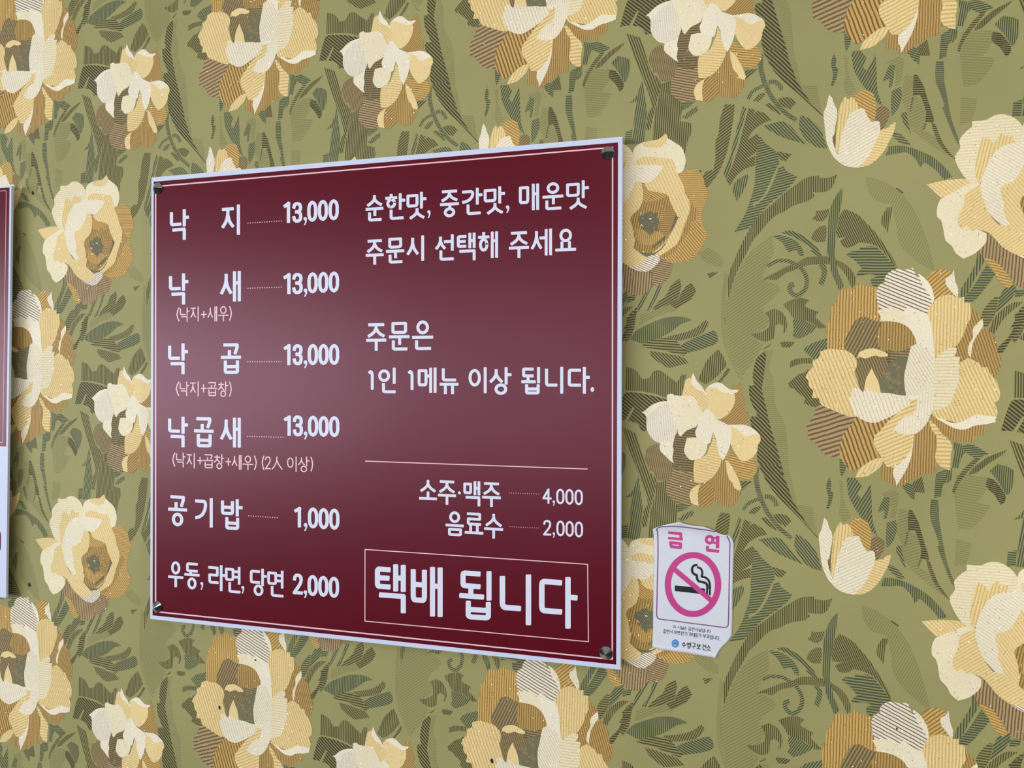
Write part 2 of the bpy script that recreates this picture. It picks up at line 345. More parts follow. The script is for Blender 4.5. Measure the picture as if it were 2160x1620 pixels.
# ================================================================= large peony
A = Tracer(1660, 540, 3.24, 1, 1)
A(3, 'gold', 88, 6.4, [(360,235),(410,222),(460,228),(490,185),(540,205),(610,215),(640,300),(640,380),(680,440),(590,500),(500,700),(400,680),(340,660),(275,660),(275,560),(270,510),(290,430),(305,350),(340,310)], .42)
A(3, 'ochre', -72, 6.2, [(1255,360),(1310,400),(1340,440),(1340,490),(1390,520),(1430,580),(1440,660),(1465,700),(1450,790),(1410,830),(1360,850),(1300,800),(1230,760),(1180,760),(1130,660),(1130,620),(1200,550),(1225,460)], .45)
A(3, 'ochre', 88, 5.8, [(975,1130),(990,1190),(1060,1230),(1060,1330),(1020,1430),(1000,1490),(930,1490),(900,1510),(840,1540),(790,1570),(740,1580),(690,1540),(640,1530),(650,1430),(720,1400),(780,1300),(850,1190),(940,1120)], .4)
A(3, 'ochre', 84, 5.6, [(980,1050),(1020,1080),(1090,1120),(1220,1130),(1360,1140),(1360,1170),(1340,1220),(1280,1230),(1270,1275),(1180,1265),(1110,1255),(1070,1220),(1000,1140)], .4)
A(3, 'tan', 17, 9.5, [(240,1000),(330,1040),(420,1080),(500,1090),(440,1150),(390,1220),(375,1290),(375,1380),(300,1370),(240,1340),(190,1270),(140,1250),(145,1200),(135,1165),(180,1100),(200,1040)], .42)
A(4, 'bold', -70, 9.0, [(480,1090),(590,1100),(740,1060),(680,1180),(640,1240),(660,1310),(670,1370),(580,1400),(490,1450),(440,1470),(390,1420),(360,1350),(365,1270),(390,1210),(440,1150)], .42)
A(4, 'gold', 40, 7.0, [(1000,105),(1070,90),(1110,105),(1150,150),(1160,290),(1040,320),(1000,310),(980,220),(950,155)], .45)
A(4, 'umber', 62, 7.0, [(530,415),(590,440),(660,455),(640,520),(640,660),(520,690),(480,720),(440,690),(400,640),(395,580),(430,510),(470,440)], .5)
A(4, 'ochre', 88, 6.4, [(650,450),(700,445),(780,455),(860,480),(910,560),(910,640),(850,640),(820,650),(770,670),(740,640),(640,645),(610,560),(620,510)], .45)
A(5, 'umber', -68, 5.6, [(480,690),(600,670),(700,640),(710,740),(680,830),(650,960),(520,960),(480,830),(470,760)], .55)
A(5, 'umber', -3, 5.8, [(690,640),(760,655),(850,620),(860,700),(830,720),(720,740),(680,720)], .55)
A(6, 'moss', 30, 3.4, [(640,830),(700,745),(760,695),(840,690),(830,800),(840,965),(640,960),(620,870)], .35)
rs = random.Random(7)
for k in range(26):
    cx, cy = rs.uniform(650, 800), rs.uniform(730, 930)
    if cx < 700 and cy < 780: continue
    a0 = rs.uniform(0, 6.28); q = []
    for t in range(7):
        rr = rs.uniform(10, 22)
        q.append((cx + rr * math.cos(a0 + t * .9), cy + rr * .8 * math.sin(a0 + t * .9)))
    A(7, ['moss', 'dark', 'umber'][k % 3] if k % 4 else 'leaf', 60, 2.6, q, .3)
A(6, 'yellow', 0, 0, [(480,700),(500,655),(580,630),(650,650),(690,670),(690,685),(640,690),(600,680),(540,700),(500,690)])
A(7, 'yellow', 0, 0, [(580,765),(600,810),(625,860),(645,960),(590,960),(525,920),(540,840),(560,800)])
A(6, 'yellow', -68, 8.0, [(280,635),(340,640),(400,645),(445,670),(475,710),(475,760),(460,790),(480,850),(495,900),(520,940),(560,1010),(520,1090),(460,1100),(420,1097),(330,1060),(240,1020),(215,970),(170,970),(180,920),(150,890),(145,850),(125,830),(145,790),(175,760),(175,720),(220,690),(225,655)], .35)
A(7, 'white', -70, 8.0, [(440,910),(480,895),(520,930),(545,900),(590,930),(640,935),(720,940),(760,950),(830,955),(840,1010),(760,1070),(680,1110),(600,1140),(540,1130),(470,1090),(445,1040),(425,980),(445,940)], .3)
A(5, 'lined', -22, 7.2, [(750,90),(800,95),(860,80),(890,150),(900,120),(950,160),(990,220),(1005,290),(1000,340),(980,420),(900,420),(830,400),(780,400),(640,380),(620,330),(610,250),(630,200),(670,180),(670,145),(700,110)], .34)
A(6, 'white', 0, 0, [(897,122),(950,160),(990,220),(1005,290),(1000,330),(970,260),(930,210)])
A(7, 'white', 0, 0, [(615,375),(660,360),(740,355),(790,385),(830,345),(900,385),(960,400),(985,470),(1000,560),(1005,640),(1010,720),(1000,860),(990,920),(930,960),(850,985),(815,955),(800,830),(820,730),(845,620),(885,600),(875,560),(840,500),(800,470),(740,450),(640,445),(640,410)])
A(8, 'cream', 0, 0, [(615,375),(660,360),(740,355),(785,378),(815,415),(825,480),(800,468),(740,448),(640,443),(638,410)])
A(8, 'white', -58, 6.4, [(845,620),(900,600),(960,640),(1000,720),(1000,880),(940,940),(815,955),(800,830),(820,730)], .35)
A(5, 'white', -60, 5, [(1140,95),(1150,170),(1170,230),(1165,290),(1120,240),(1085,190),(1085,155),(1120,130)], .2)
A(6, 'yellow', 88, 7.2, [(1040,280),(1110,265),(1170,285),(1210,280),(1210,320),(1250,320),(1255,420),(1230,470),(1200,550),(1150,620),(1080,660),(1020,700),(1000,720),(1005,600),(990,500),(960,400),(985,330)], .4)
A(5, 'cream', 0, 0, [(1335,430),(1340,480),(1300,540),(1270,600),(1255,700),(1235,660),(1245,600),(1270,560),(1270,500),(1300,460)])
A(6, 'yellow', -65, 7.4, [(1160,750),(1240,695),(1290,720),(1320,740),(1330,760),(1370,760),(1390,810),(1430,850),(1455,920),(1450,980),(1420,1000),(1440,1060),(1430,1110),(1320,1120),(1250,1120),(1180,1140),(1090,1120),(1020,1110),(985,1070),(980,1030),(1090,1000),(1120,980),(1130,920),(1150,850)], .38)
A(7, 'cream', 0, 7.0, [(1000,720),(1050,670),(1110,630),(1160,630),(1155,665),(1140,685),(1185,690),(1175,730),(1175,850),(1150,920),(1130,980),(1090,1030),(1000,1055),(985,1000),(980,900),(990,860),(1000,780)], .35)
A(7, 'white', 0, 0, [(1020,1110),(1060,1110),(1120,1140),(1180,1135),(1240,1110),(1290,1085),(1350,1090),(1430,1100),(1425,1135),(1360,1150),(1280,1160),(1220,1185),(1150,1180),(1090,1150)])
A(5, 'yellow', 22, 7.8, [(820,970),(860,960),(950,890),(910,970),(900,1040),(880,1080),(800,1130),(770,1160),(780,1215),(870,1215),(860,1290),(850,1370),(800,1420),(740,1450),(700,1440),(680,1440),(640,1370),(600,1300),(595,1240),(640,1190),(700,1120),(760,1070),(800,1010)], .36)
A(8, 'white', 86, 6.0, [(965,870),(1000,900),(1000,1040),(980,1090),(950,1150),(880,1215),(780,1215),(720,1190),(770,1130),(800,1100),(860,1080),(880,1040),(890,980),(935,905)], .22)
A(6, 'white', 0, 6, [(865,1250),(855,1340),(840,1400),(810,1470),(745,1575),(740,1530),(725,1500),(730,1450),(770,1420),(820,1370),(850,1310)], .15)
A(6, 'yellow', 60, 8, [(640,1380),(665,1385),(650,1420),(630,1450),(590,1480),(550,1505),(465,1515),(490,1460),(540,1420),(590,1390)], .25)
A(5, 'yellow', -2, 8.6, [(970,1130),(985,1125),(1020,1160),(1060,1215),(1110,1260),(1130,1300),(1120,1360),(1115,1465),(1070,1450),(1030,1420),(1010,1370),(1020,1330),(1025,1290),(1020,1230),(990,1190)], .4)

# ================================================================= small peony
T(3, 'umber', 80, 4.0, [(330,545),(400,510),(450,540),(470,625),(540,660),(630,700),(610,770),(580,830),(540,920),(410,930),(380,880),(360,830),(310,830),(300,780),(270,720),(265,660),(290,590)], .45)
T(4, 'tan', -10, 5.6, [(570,790),(720,690),(850,640),(850,880),(900,900),(850,930),(820,1020),(810,1150),(640,1160),(560,1110),(515,1060),(510,960),(540,890),(570,830)], .45)
B(4, 'dark', -6, 5.2, [(880,955),(880,1100),(760,1120),(750,1180),(740,1260),(800,1345),(840,1355),(840,1480),(700,1490),(590,1430),(580,1390),(570,1330),(580,1200),(610,1060),(640,990),(760,990)], .5)
for k in range(14):
    cx, cy = rs.uniform(660, 810), rs.uniform(1170, 1480)
    q = [(cx + rs.uniform(10, 24) * math.cos(t * .9), cy + rs.uniform(6, 14) * math.sin(t * .9)) for t in range(7)]
    B(5, ['moss', 'leaf', 'tan'][k % 3], 0, 2.4, q, .3)
T(4, 'ochre', 88, 4.6, [(1130,580),(1190,560),(1240,700),(1260,800),(1290,860),(1310,890),(1360,890),(1350,980),(1310,1030),(1280,1080),(1240,1110),(1120,1105),(1060,1060),(1020,1100),(950,1165),(860,1150),(870,1000),(920,860),(1000,830),(1050,760),(1100,680)], .4)
T(5, 'ochre', 45, 5.2, [(920,870),(1010,850),(1050,950),(1050,1070),(960,1160),(870,1150),(865,1020)], .42)
T(4, 'gold', -6, 5.2, [(1220,460),(1290,520),(1350,545),(1430,540),(1500,520),(1530,590),(1550,640),(1510,720),(1440,770),(1350,780),(1290,700),(1230,620),(1170,570)], .42)
T(5, 'yellow', -4, 5.8, [(1045,300),(1075,370),(1110,480),(1140,590),(1110,690),(1050,790),(970,860),(900,890),(830,890),(820,780),(830,650),(880,600),(960,560),(1000,470),(1030,400)], .32)
T(6, 'yellow', 0, 0, [(1185,580),(1230,610),(1280,680),(1330,770),(1370,880),(1350,910),(1290,890),(1270,840),(1230,800),(1200,700)])
T(6, 'yellow', 0, 0, [(905,895),(880,960),(870,1050),(880,1150),(800,1140),(775,1050),(790,990),(830,940)])
B(3, 'ochre', 42, 4.4, [(1270,515),(1330,485),(1355,470),(1370,540),(1400,640),(1415,700),(1400,760),(1430,800),(1455,830),(1445,940),(1340,980),(1220,985),(1140,890),(1180,800),(1250,700),(1280,600)], .4)
B(4, 'yellow', -40, 5, [(690,640),(715,520),(740,440),(795,410),(810,470),(860,520),(920,560),(970,610),(1020,640),(1040,720),(1000,800),(930,840),(880,780),(850,700),(780,660)], .22)
B(5, 'yellow', 0, 0, [(960,545),(1000,520),(1080,510),(1180,550),(1290,590),(1300,660),(1280,740),(1220,830),(1130,890),(1080,870),(1020,800),(980,780),(1000,700),(1000,640),(970,600)])
B(6, 'white', 0, 0, [(822,360),(840,400),(870,460),(920,510),(950,560),(985,600),(970,620),(940,580),(890,555),(830,520),(800,460),(805,400)])
B(6, 'white', 0, 0, [(965,540),(1010,500),(1080,470),(1140,475),(1200,520),(1250,550),(1340,550),(1325,575),(1270,600),(1200,590),(1140,570),(1090,545),(1010,520)])
B(7, 'white', 0, 0, [(525,610),(580,595),(610,615),(700,620),(790,620),(840,650),(880,720),(920,790),(940,840),(900,890),(870,950),(850,975),(760,1010),(710,1040),(680,1090),(655,1060),(640,1010),(620,1060),(600,1140),(590,1200),(600,1240),(585,1330),(605,1390),(560,1360),(500,1300),(450,1250),(440,1200),(450,1160),(380,1130),(320,1060),(290,980),(290,880),(270,830),(235,810),(270,790),(330,740),(380,710),(460,685),(525,680)])
B(8, 'veil', 86, 3.8, [(430,740),(530,690),(600,880),(640,1005),(605,1100),(570,1130),(455,1150),(390,1125),(330,1060),(300,980),(295,870)], .22)
B(8, 'cream', 0, 0, [(535,620),(700,625),(800,635),(860,700),(920,800),(890,890),(850,970),(760,1005),(680,1085),(655,1040),(600,880),(560,760)])
B(9, 'white', 0, 0, [(985,765),(1020,790),(1060,840),(1100,890),(1180,930),(1240,970),(1260,1040),(1250,1140),(1220,1250),(1160,1360),(1120,1290),(1095,1200),(1080,1110),(1050,1040),(1030,1100),(1020,1150),(985,1170),(980,1220),(950,1290),(900,1330),(820,1355),(770,1335),(720,1260),(730,1180),(750,1100),(810,1100),(860,1095),(845,1030),(870,970),(890,900),(930,840),(950,790)])
B(10, 'cream', 0, 0, [(752,1102),(860,1097),(950,1165),(983,1175),(970,1250),(900,1328),(820,1352),(772,1333),(723,1260)])
B(7, 'yellow', 0, 0, [(1220,955),(1270,960),(1340,1000),(1440,1060),(1520,1040),(1580,1060),(1590,1130),(1560,1180),(1550,1250),(1500,1320),(1420,1365),(1370,1360),(1310,1290),(1270,1220),(1240,1140),(1250,1040)])
B(8, 'white', 0, 0, [(1215,950),(1300,950),(1400,950),(1480,980),(1550,1030),(1570,1055),(1500,1060),(1440,1085),(1380,1060),(1340,1010),(1290,985),(1245,965)])

# ================================================================= rose
E_ = Tracer(0, 340, 4.5, -2, 0)
E_(3, 'gold', 0, 3.2, [(1060,450),(1150,410),(1200,420),(1240,470),(1250,520),(1268,580),(1255,660),(1230,740),(1240,830),(1265,890),(1250,960),(1220,1020),(1180,1080),(1100,1110),(1020,1105),(960,1060),(1050,1000),(1080,900),(1120,760),(1120,640),(1090,550),(1060,470)], .42)
C(4, 'gold', -50, 5.4, [(870,1060),(900,1160),(945,1240),(930,1340),(850,1470),(740,1560),(600,1585),(450,1540),(500,1450),(620,1450),(700,1350),(760,1240),(800,1130)], .42)
C(5, 'ochre', 84, 4.6, [(700,800),(760,800),(790,900),(870,1000),(860,1090),(800,1130),(770,1230),(700,1330),(600,1470),(500,1530),(420,1520),(560,1450),(640,1380),(690,1280),(730,1180),(740,1080),(755,1000),(740,900)], .4)
E_(3, 'tan', 86, 3.6, [(650,980),(620,1050),(610,1110),(640,1160),(700,1200),(750,1260),(770,1320),(830,1360),(890,1340),(930,1280),(940,1150),(860,1150),(770,1110),(690,1040)], .42)
E_(3, 'tan', -15, 3.6, [(930,1280),(980,1275),(1030,1230),(1055,1150),(1050,1110),(980,1040),(920,1140),(925,1210)], .45)
E_(4, 'gold', -20, 3.8, [(630,1150),(680,1170),(720,1220),(770,1330),(745,1355),(700,1300),(670,1220)], .4)
E_(5, 'cream', 0, 0, [(815,270),(830,230),(880,195),(960,190),(1020,170),(1060,195),(1110,240),(1130,300),(1135,350),(1120,420),(1085,440),(1060,440),(1030,370),(960,350),(880,340),(840,370),(800,390),(770,360),(810,310)])
E_(6, 'yellow', 60, 4, [(870,205),(920,185),(970,175),(1015,130),(1028,165),(1010,210),(970,240),(890,230)], .2)
E_(6, 'yellow', -70, 4.4, [(830,340),(880,305),(970,315),(1050,325),(1070,370),(1085,440),(1120,520),(1130,580),(1160,660),(1155,740),(1120,850),(1090,960),(1040,1010),(980,1060),(930,1040),(1000,970),(1050,880),(1085,770),(1050,680),(1030,600),(980,580),(910,560),(880,500),(1000,390),(920,370),(840,370)], .22)
E_(4, 'ochre', 80, 3.4, [(880,490),(920,520),(990,560),(1060,580),(1085,680),(1115,770),(1080,880),(1010,985),(940,1050),(880,1050),(800,1010),(790,900),(790,760),(850,690),(880,600),(860,540)], .5)
E_(5, 'ochre', -3, 3.4, [(990,720),(1060,690),(1100,770),(1060,880),(1000,940),(980,850)], .5)
C(5, 'gold', -32, 4.2, [(215,690),(290,700),(400,770),(520,800),(550,825),(430,870),(330,895),(230,885),(180,790)], .45)
C(5, 'gold', 84, 4.2, [(260,1220),(330,1290),(420,1230),(500,1270),(430,1350),(300,1390),(190,1330),(160,1200)], .45)
C(5, 'gold', 60, 4.4, [(190,700),(205,880),(170,1020),(100,1040),(90,900),(130,780)], .4)
C(6, 'moss', 55, 3.6, [(210,1060),(250,1050),(290,1015),(345,1000),(365,1030),(410,1015),(415,1080),(440,1130),(420,1180),(430,1230),(370,1220),(330,1280),(290,1230),(250,1215),(225,1160),(205,1130)], .5)
for k in range(9):
    cx, cy = rs.uniform(235, 380), rs.uniform(1040, 1200)
    C(7, ['tan', 'leaf', 'cream'][k % 3], 0, 0, [(cx + rs.uniform(5, 15) * math.cos(t * .9), cy + rs.uniform(5, 12) * math.sin(t * .9)) for t in range(7)])
C(12, 'moss', 60, 3.0, [(615,1040),(655,1075),(625,1130),(585,1215),(555,1235),(600,1130)], .5)
C(12, 'moss', 40, 3.0, [(500,1280),(495,1320),(395,1400),(340,1440),(385,1375)], .5)
E_(7, 'moss', 40, 2.6, [(815,1000),(860,1030),(920,1040),(970,1020),(1020,950),(1030,930),(1000,995),(950,1045),(900,1060),(850,1035)], .5)
E_(7, 'cream', 4, 4.4, [(575,235),(640,230),(680,200),(730,195),(780,225),(810,270),(815,310),(790,390),(720,440),(660,500),(635,620),(600,660),(570,645),(540,610),(505,530),(495,470),(520,410),(515,360),(550,300),(575,275)], .25)
E_(8, 'yellow', 80, 3.6, [(625,350),(660,360),(675,395),(715,315),(740,345),(770,340),(770,400),(720,440),(660,510),(635,610),(600,650),(590,560),(605,430)], .3)
E_(7, 'yellow', -50, 4, [(360,655),(440,630),(540,620),(580,650),(520,700),(430,745),(400,710),(380,680)], .25)
E_(8, 'cream', 0, 0, [(430,750),(500,700),(560,655),(610,650),(640,700),(590,710),(555,760),(540,860),(540,930),(570,940),(620,970),(645,990),(640,1050),(590,1120),(535,1155),(500,1120),(480,1070),(450,1030),(440,960),(430,900),(410,870),(410,810),(420,770)])
E_(9, 'yellow', 45, 3.8, [(560,700),(590,680),(615,650),(650,760),(660,860),(700,930),(760,920),(830,920),(820,1000),(850,1030),(895,1070),(880,1110),(830,1135),(780,1130),(720,1080),(680,1020),(650,980),(600,960),(580,970),(545,935),(530,960),(510,930),(510,880),(535,800),(540,740)], .22)
E_(10, 'yellow', -60, 3.8, [(850,480),(870,520),(878,600),(860,690),(810,750),(800,790),(815,850),(820,920),(810,1000),(760,950),(720,900),(710,840),(705,780),(690,720),(695,670),(750,640),(790,560),(810,490)], .2)
E_(11, 'white', -40, 4, [(700,420),(760,390),(850,370),(940,370),(1005,380),(980,430),(920,500),(870,505),(830,490),(810,560),(770,640),(715,670),(710,720),(725,780),(725,850),(755,930),(720,935),(680,890),(650,840),(630,770),(615,690),(625,610),(650,520)], .2)
E_(10, 'lined', -30, 3.4, [(975,1050),(980,1090),(950,1140),(900,1180),(840,1170),(780,1135),(830,1135),(880,1110),(895,1075),(930,1055)], .3)

# ================================================================= bud
F(3, 'gold', -28, 6.0, [(470,205),(540,150),(620,145),(660,170),(690,240),(700,320),(705,410),(660,450),(600,420),(560,360),(500,340),(490,240)], .4)
F(3, 'umber', 40, 5.0, [(695,330),(760,295),(820,330),(825,400),(790,480),(740,540),(720,480),(680,440),(690,400)], .5)
F(4, 'yellow', 84, 6.6, [(385,205),(420,235),(440,215),(470,215),(500,260),(520,330),(500,400),(420,500),(380,600),(350,700),(325,800),(285,700),(295,600),(310,480),(320,350),(350,270)], .35)
F(4, 'gold', -10, 6.0, [(895,455),(870,560),(830,640),(790,720),(740,790),(680,850),(600,895),(500,912),(520,860),(600,780),(640,690),(700,590),(740,540),(820,510),(830,490)], .3)
F(5, 'yellow', -10, 6.0, [(895,455),(870,560),(830,640),(790,720),(740,790),(680,850),(600,895),(500,912),(520,860),(600,780),(640,690),(700,590),(740,540),(820,510),(830,490)], .3)
F(6, 'white', 30, 6.2, [(540,325),(575,320),(590,360),(620,420),(655,460),(700,445),(730,460),(735,560),(690,650),(650,740),(620,800),(560,870),(520,910),(440,905),(370,885),(310,840),(320,760),(340,650),(370,530),(420,410),(450,360)], .28)
F(5, 'white', -40, 6, [(230,185),(260,220),(280,280),(305,330),(310,400),(290,500),(280,580),(262,610),(280,700),(320,800),(345,870),(270,800),(215,690),(195,600),(180,450),(175,370),(200,310),(215,240)], .2)
F(4, 'dark', 60, 4, [(258,612),(290,550),(295,640),(290,730)], .5)

# small dark holes and nicks in the paper
SP = Tracer(0, 0, 1, 0, 0)
for cx, cy, rx, ry in [(69.5, 407, 2.3, 4.5), (62.5, 1233.5, 2.6, 4.6), (463.5, 1492.5, 2.2, 4.6), (1038, 1604.5, 3.2, 5.4), (1477.5, 361, 1.6, 1.6), (1822, 998, 1.2, 1.2), (1891.5, 1536.5, 1.8, 2.6), (539.5, 1392, 2, 2)]:
    SP(14, 'spot', 0, 0, [(cx + rx * math.cos(t * .7854), cy + ry * math.sin(t * .7854 + .3)) for t in range(8)], repeat=False)

# ------------------------------------------------------------------ the wall mesh
def build_wall():
    XR, ZR = (-2.75, 1.55), (0.0, 2.62)
    verts, tris, hv, c1, c2, gl = [], [], [], [], [], []
    nv = 0
    def push(V2, y, T3, k, pal):
        nonlocal nv
        verts.append(np.column_stack((V2[:, 0], np.full(len(V2), y), V2[:, 1])))
        tris.append(np.array(T3, int) + nv); nv += len(V2)
        n = len(T3); g, l, s = PAL[pal]
        hv.append(np.tile(k, (n, 1))); c1.append(np.tile((*lin(g), 1), (n, 1)))
        c2.append(np.tile((*lin(l), 1), (n, 1))); gl.append(np.full(n, s))
    push(np.array(((XR[0], ZR[0]), (XR[1], ZR[0]), (XR[1], ZR[1]), (XR[0], ZR[1]))), 0.0, [(0, 1, 2), (0, 2, 3)], (0, 0, 0), 'base')
    for idx, (lv, pal, ang, per, duty, pts, i, j, sub, rep) in enumerate(SHAPES):
        W = [unproj(*p) for p in pts]
        W = np.array(smooth_closed(W, sub))
        T3 = tess(W)
        # make every face look into the room (-Y)
        T4 = []
        for a, b, c in T3:
            cr = (W[b][0]-W[a][0])*(W[c][1]-W[a][1]) - (W[b][1]-W[a][1])*(W[c][0]-W[a][0])
            T4.append((a, b, c) if cr > 0 else (a, c, b))
        k = (0.0, 0.0, 0.0)
        if pal in ('leaf', 'bark', 'deep'): duty *= 1.1
        if per:
            c = sum(pts) / len(pts)
            dx, dy = math.cos(R(ang)), -math.sin(R(ang))
            p0 = unproj(*c); d = unproj(c[0] + 8 * dx, c[1] + 8 * dy) - p0
            d /= np.linalg.norm(d); nn = np.array((-d[1], d[0]))
            q = unproj(c[0] - dy * per, c[1] + dx * per) - p0
            pm = abs(np.dot(q, nn))
            k = (nn[0] / pm, nn[1] / pm, duty)
        base = W - i * LA - j * LB
        y = -(0.00004 + lv * 0.00006 + idx * 0.0000002)
        lo, hi = base.min(0), base.max(0)
        for ii in range(-7, 5):
            for jj in range(-3, 5):
                if not rep and (ii, jj) != (i, j): continue
                o = ii * LA + jj * LB
                if lo[0] + o[0] < XR[0] or hi[0] + o[0] > XR[1] or lo[1] + o[1] < ZR[0] or hi[1] + o[1] > ZR[1]: continue
                push(base + o, y, T4, k, pal)
    Vv = np.concatenate(verts).astype(np.float32); Tt = np.concatenate(tris).astype(np.int32)
    me = bpy.data.meshes.new('wall_back')
    me.vertices.add(len(Vv)); me.vertices.foreach_set('co', Vv.ravel())
    me.loops.add(Tt.size); me.loops.foreach_set('vertex_index', Tt.ravel())
    me.polygons.add(len(Tt))
    me.polygons.foreach_set('loop_start', np.arange(0, Tt.size, 3, dtype=np.int32))
    me.polygons.foreach_set('loop_total', np.full(len(Tt), 3, np.int32))
    me.update(calc_edges=True)
    a = me.attributes.new('hatch', 'FLOAT_VECTOR', 'FACE'); a.data.foreach_set('vector', np.concatenate(hv).astype(np.float32).ravel())
    a = me.attributes.new('ground', 'FLOAT_COLOR', 'FACE'); a.data.foreach_set('color', np.concatenate(c1).astype(np.float32).ravel())
    a = me.attributes.new('ink', 'FLOAT_COLOR', 'FACE'); a.data.foreach_set('color', np.concatenate(c2).astype(np.float32).ravel())
    a = me.attributes.new('sparkle', 'FLOAT', 'FACE'); a.data.foreach_set('value', np.concatenate(gl).astype(np.float32))
    return me

def wallpaper_material():
    m = bpy.data.materials.new('floral_wallpaper'); m.use_nodes = True
    nt = m.node_tree; n, l = nt.nodes, nt.links
    b = n['Principled BSDF']; out = n['Material Output']
    def attr(name):
        a = n.new('ShaderNodeAttribute'); a.attribute_name = name; return a
    def math_(op, a=None, bb=None, v=None, cl=False):
        q = n.new('ShaderNodeMath'); q.operation = op; q.use_clamp = cl
        if a is not None: l.new(a, q.inputs[0])
        if bb is not None: l.new(bb, q.inputs[1])
        elif v is not None: q.inputs[1].default_value = v
        return q.outputs[0]
    tc = n.new('ShaderNodeTexCoord')
    sp = n.new('ShaderNodeSeparateXYZ'); l.new(tc.outputs['Object'], sp.inputs[0])
    h = attr('hatch'); hs = n.new('ShaderNodeSeparateXYZ'); l.new(h.outputs['Vector'], hs.inputs[0])
    # slightly wavering print of the lines
    wob = n.new('ShaderNodeTexNoise'); wob.inputs['Scale'].default_value = 60; wob.inputs['Detail'].default_value = 2
    l.new(tc.outputs['Object'], wob.inputs['Vector'])
    ph = math_('ADD', math_('MULTIPLY', sp.outputs[0], hs.outputs[0]), math_('MULTIPLY', sp.outputs[2], hs.outputs[1]))
    ph = math_('ADD', ph, math_('MULTIPLY', wob.outputs['Fac'], v=0.45))
    fr = math_('FRACT', ph)
    dist = math_('MULTIPLY', math_('ABSOLUTE', math_('SUBTRACT', fr, v=0.5)), v=2.0)      # 0 at line centre .. 1
    lm = math_('ADD', math_('MULTIPLY', math_('SUBTRACT', hs.outputs[2], dist), v=5.0), v=0.5, cl=True)
    gate = math_('GREATER_THAN', hs.outputs[2], v=0.01)
    lm = math_('MULTIPLY', lm, gate)
    mix = n.new('ShaderNodeMix'); mix.data_type = 'RGBA'
    l.new(lm, mix.inputs[0]); l.new(attr('ground').outputs['Color'], mix.inputs[6]); l.new(attr('ink').outputs['Color'], mix.inputs[7])
    # woven grain of the paper
    gr = n.new('ShaderNodeTexNoise'); gr.inputs['Scale'].default_value = 900; gr.inputs['Detail'].default_value = 2
    l.new(tc.outputs['Object'], gr.inputs['Vector'])
    g2 = n.new('ShaderNodeTexNoise'); g2.inputs['Scale'].default_value = 7; g2.inputs['Detail'].default_value = 3
    l.new(tc.outputs['Object'], g2.inputs['Vector'])
    mr = n.new('ShaderNodeMapRange'); mr.inputs[3].default_value = 0.80; mr.inputs[4].default_value = 1.20
    l.new(gr.outputs['Fac'], mr.inputs[0])
    mr2 = n.new('ShaderNodeMapRange'); mr2.inputs[1].default_value = .3; mr2.inputs[2].default_value = .7
    mr2.inputs[3].default_value = 0.95; mr2.inputs[4].default_value = 1.05
    l.new(g2.outputs['Fac'], mr2.inputs[0])
    vm = math_('MULTIPLY', mr.outputs[0], mr2.outputs[0])
    mul = n.new('ShaderNodeMix'); mul.data_type = 'RGBA'; mul.blend_type = 'MULTIPLY'; mul.inputs[0].default_value = 1
    l.new(mix.outputs[2], mul.inputs[6]); l.new(vm, mul.inputs[7])
    l.new(mul.outputs[2], b.inputs['Base Color'])
    b.inputs['Roughness'].default_value = 0.62
    b.inputs['Specular IOR Level'].default_value = 0.35
    bp = n.new('ShaderNodeBump'); bp.inputs['Strength'].default_value = 0.35; bp.inputs['Distance'].default_value = 0.0005
    hb = math_('ADD', math_('MULTIPLY', gr.outputs['Fac'], v=0.5), math_('MULTIPLY', lm, v=-0.5))
    l.new(hb, bp.inputs['Height']); l.new(bp.outputs[0], b.inputs['Normal'])
    # glitter flakes in the flower print: tiny tilted mirrors
    vo = n.new('ShaderNodeTexVoronoi'); vo.inputs['Scale'].default_value = 700
    l.new(tc.outputs['Object'], vo.inputs['Vector'])
    vs = n.new('ShaderNodeSeparateColor'); l.new(vo.outputs['Color'], vs.inputs[0])
    rare = math_('GREATER_THAN', vs.outputs[0], v=0.97)
    core = math_('LESS_THAN', vo.outputs['Distance'], v=0.4)
    fm = math_('MULTIPLY', math_('MULTIPLY', rare, core), attr('sparkle').outputs['Fac'])
    nv = n.new('ShaderNodeCombineXYZ')
    l.new(math_('MULTIPLY', math_('SUBTRACT', vs.outputs[1], v=0.5), v=1.5), nv.inputs[0])
    nv.inputs[1].default_value = -1.0
    l.new(math_('MULTIPLY', math_('SUBTRACT', vs.outputs[2], v=0.5), v=1.5), nv.inputs[2])
    vn = n.new('ShaderNodeVectorMath'); vn.operation = 'NORMALIZE'; l.new(nv.outputs[0], vn.inputs[0])
    gs = n.new('ShaderNodeBsdfGlossy'); gs.inputs['Roughness'].default_value = 0.25
    gs.inputs['Color'].default_value = (1.0, 0.93, 0.72, 1)
    l.new(vn.outputs[0], gs.inputs['Normal'])
    ms = n.new('ShaderNodeMixShader')
    l.new(fm, ms.inputs[0]); l.new(b.outputs[0], ms.inputs[1]); l.new(gs.outputs[0], ms.inputs[2])
    l.new(ms.outputs[0], out.inputs['Surface'])
    return m

wall_me = build_wall()
wall_me.materials.append(wallpaper_material())
wall = bpy.data.objects.new('wall_back', wall_me); COL.objects.link(wall)
wall['kind'] = 'structure'

# ------------------------------------------------------------------ lettering
def arc(cx, cy, rx, ry, a0, a1, n=24):
    return [(cx + rx * math.cos(R(a0 + (a1 - a0) * k / n)), cy + ry * math.sin(R(a0 + (a1 - a0) * k / n))) for k in range(n + 1)]

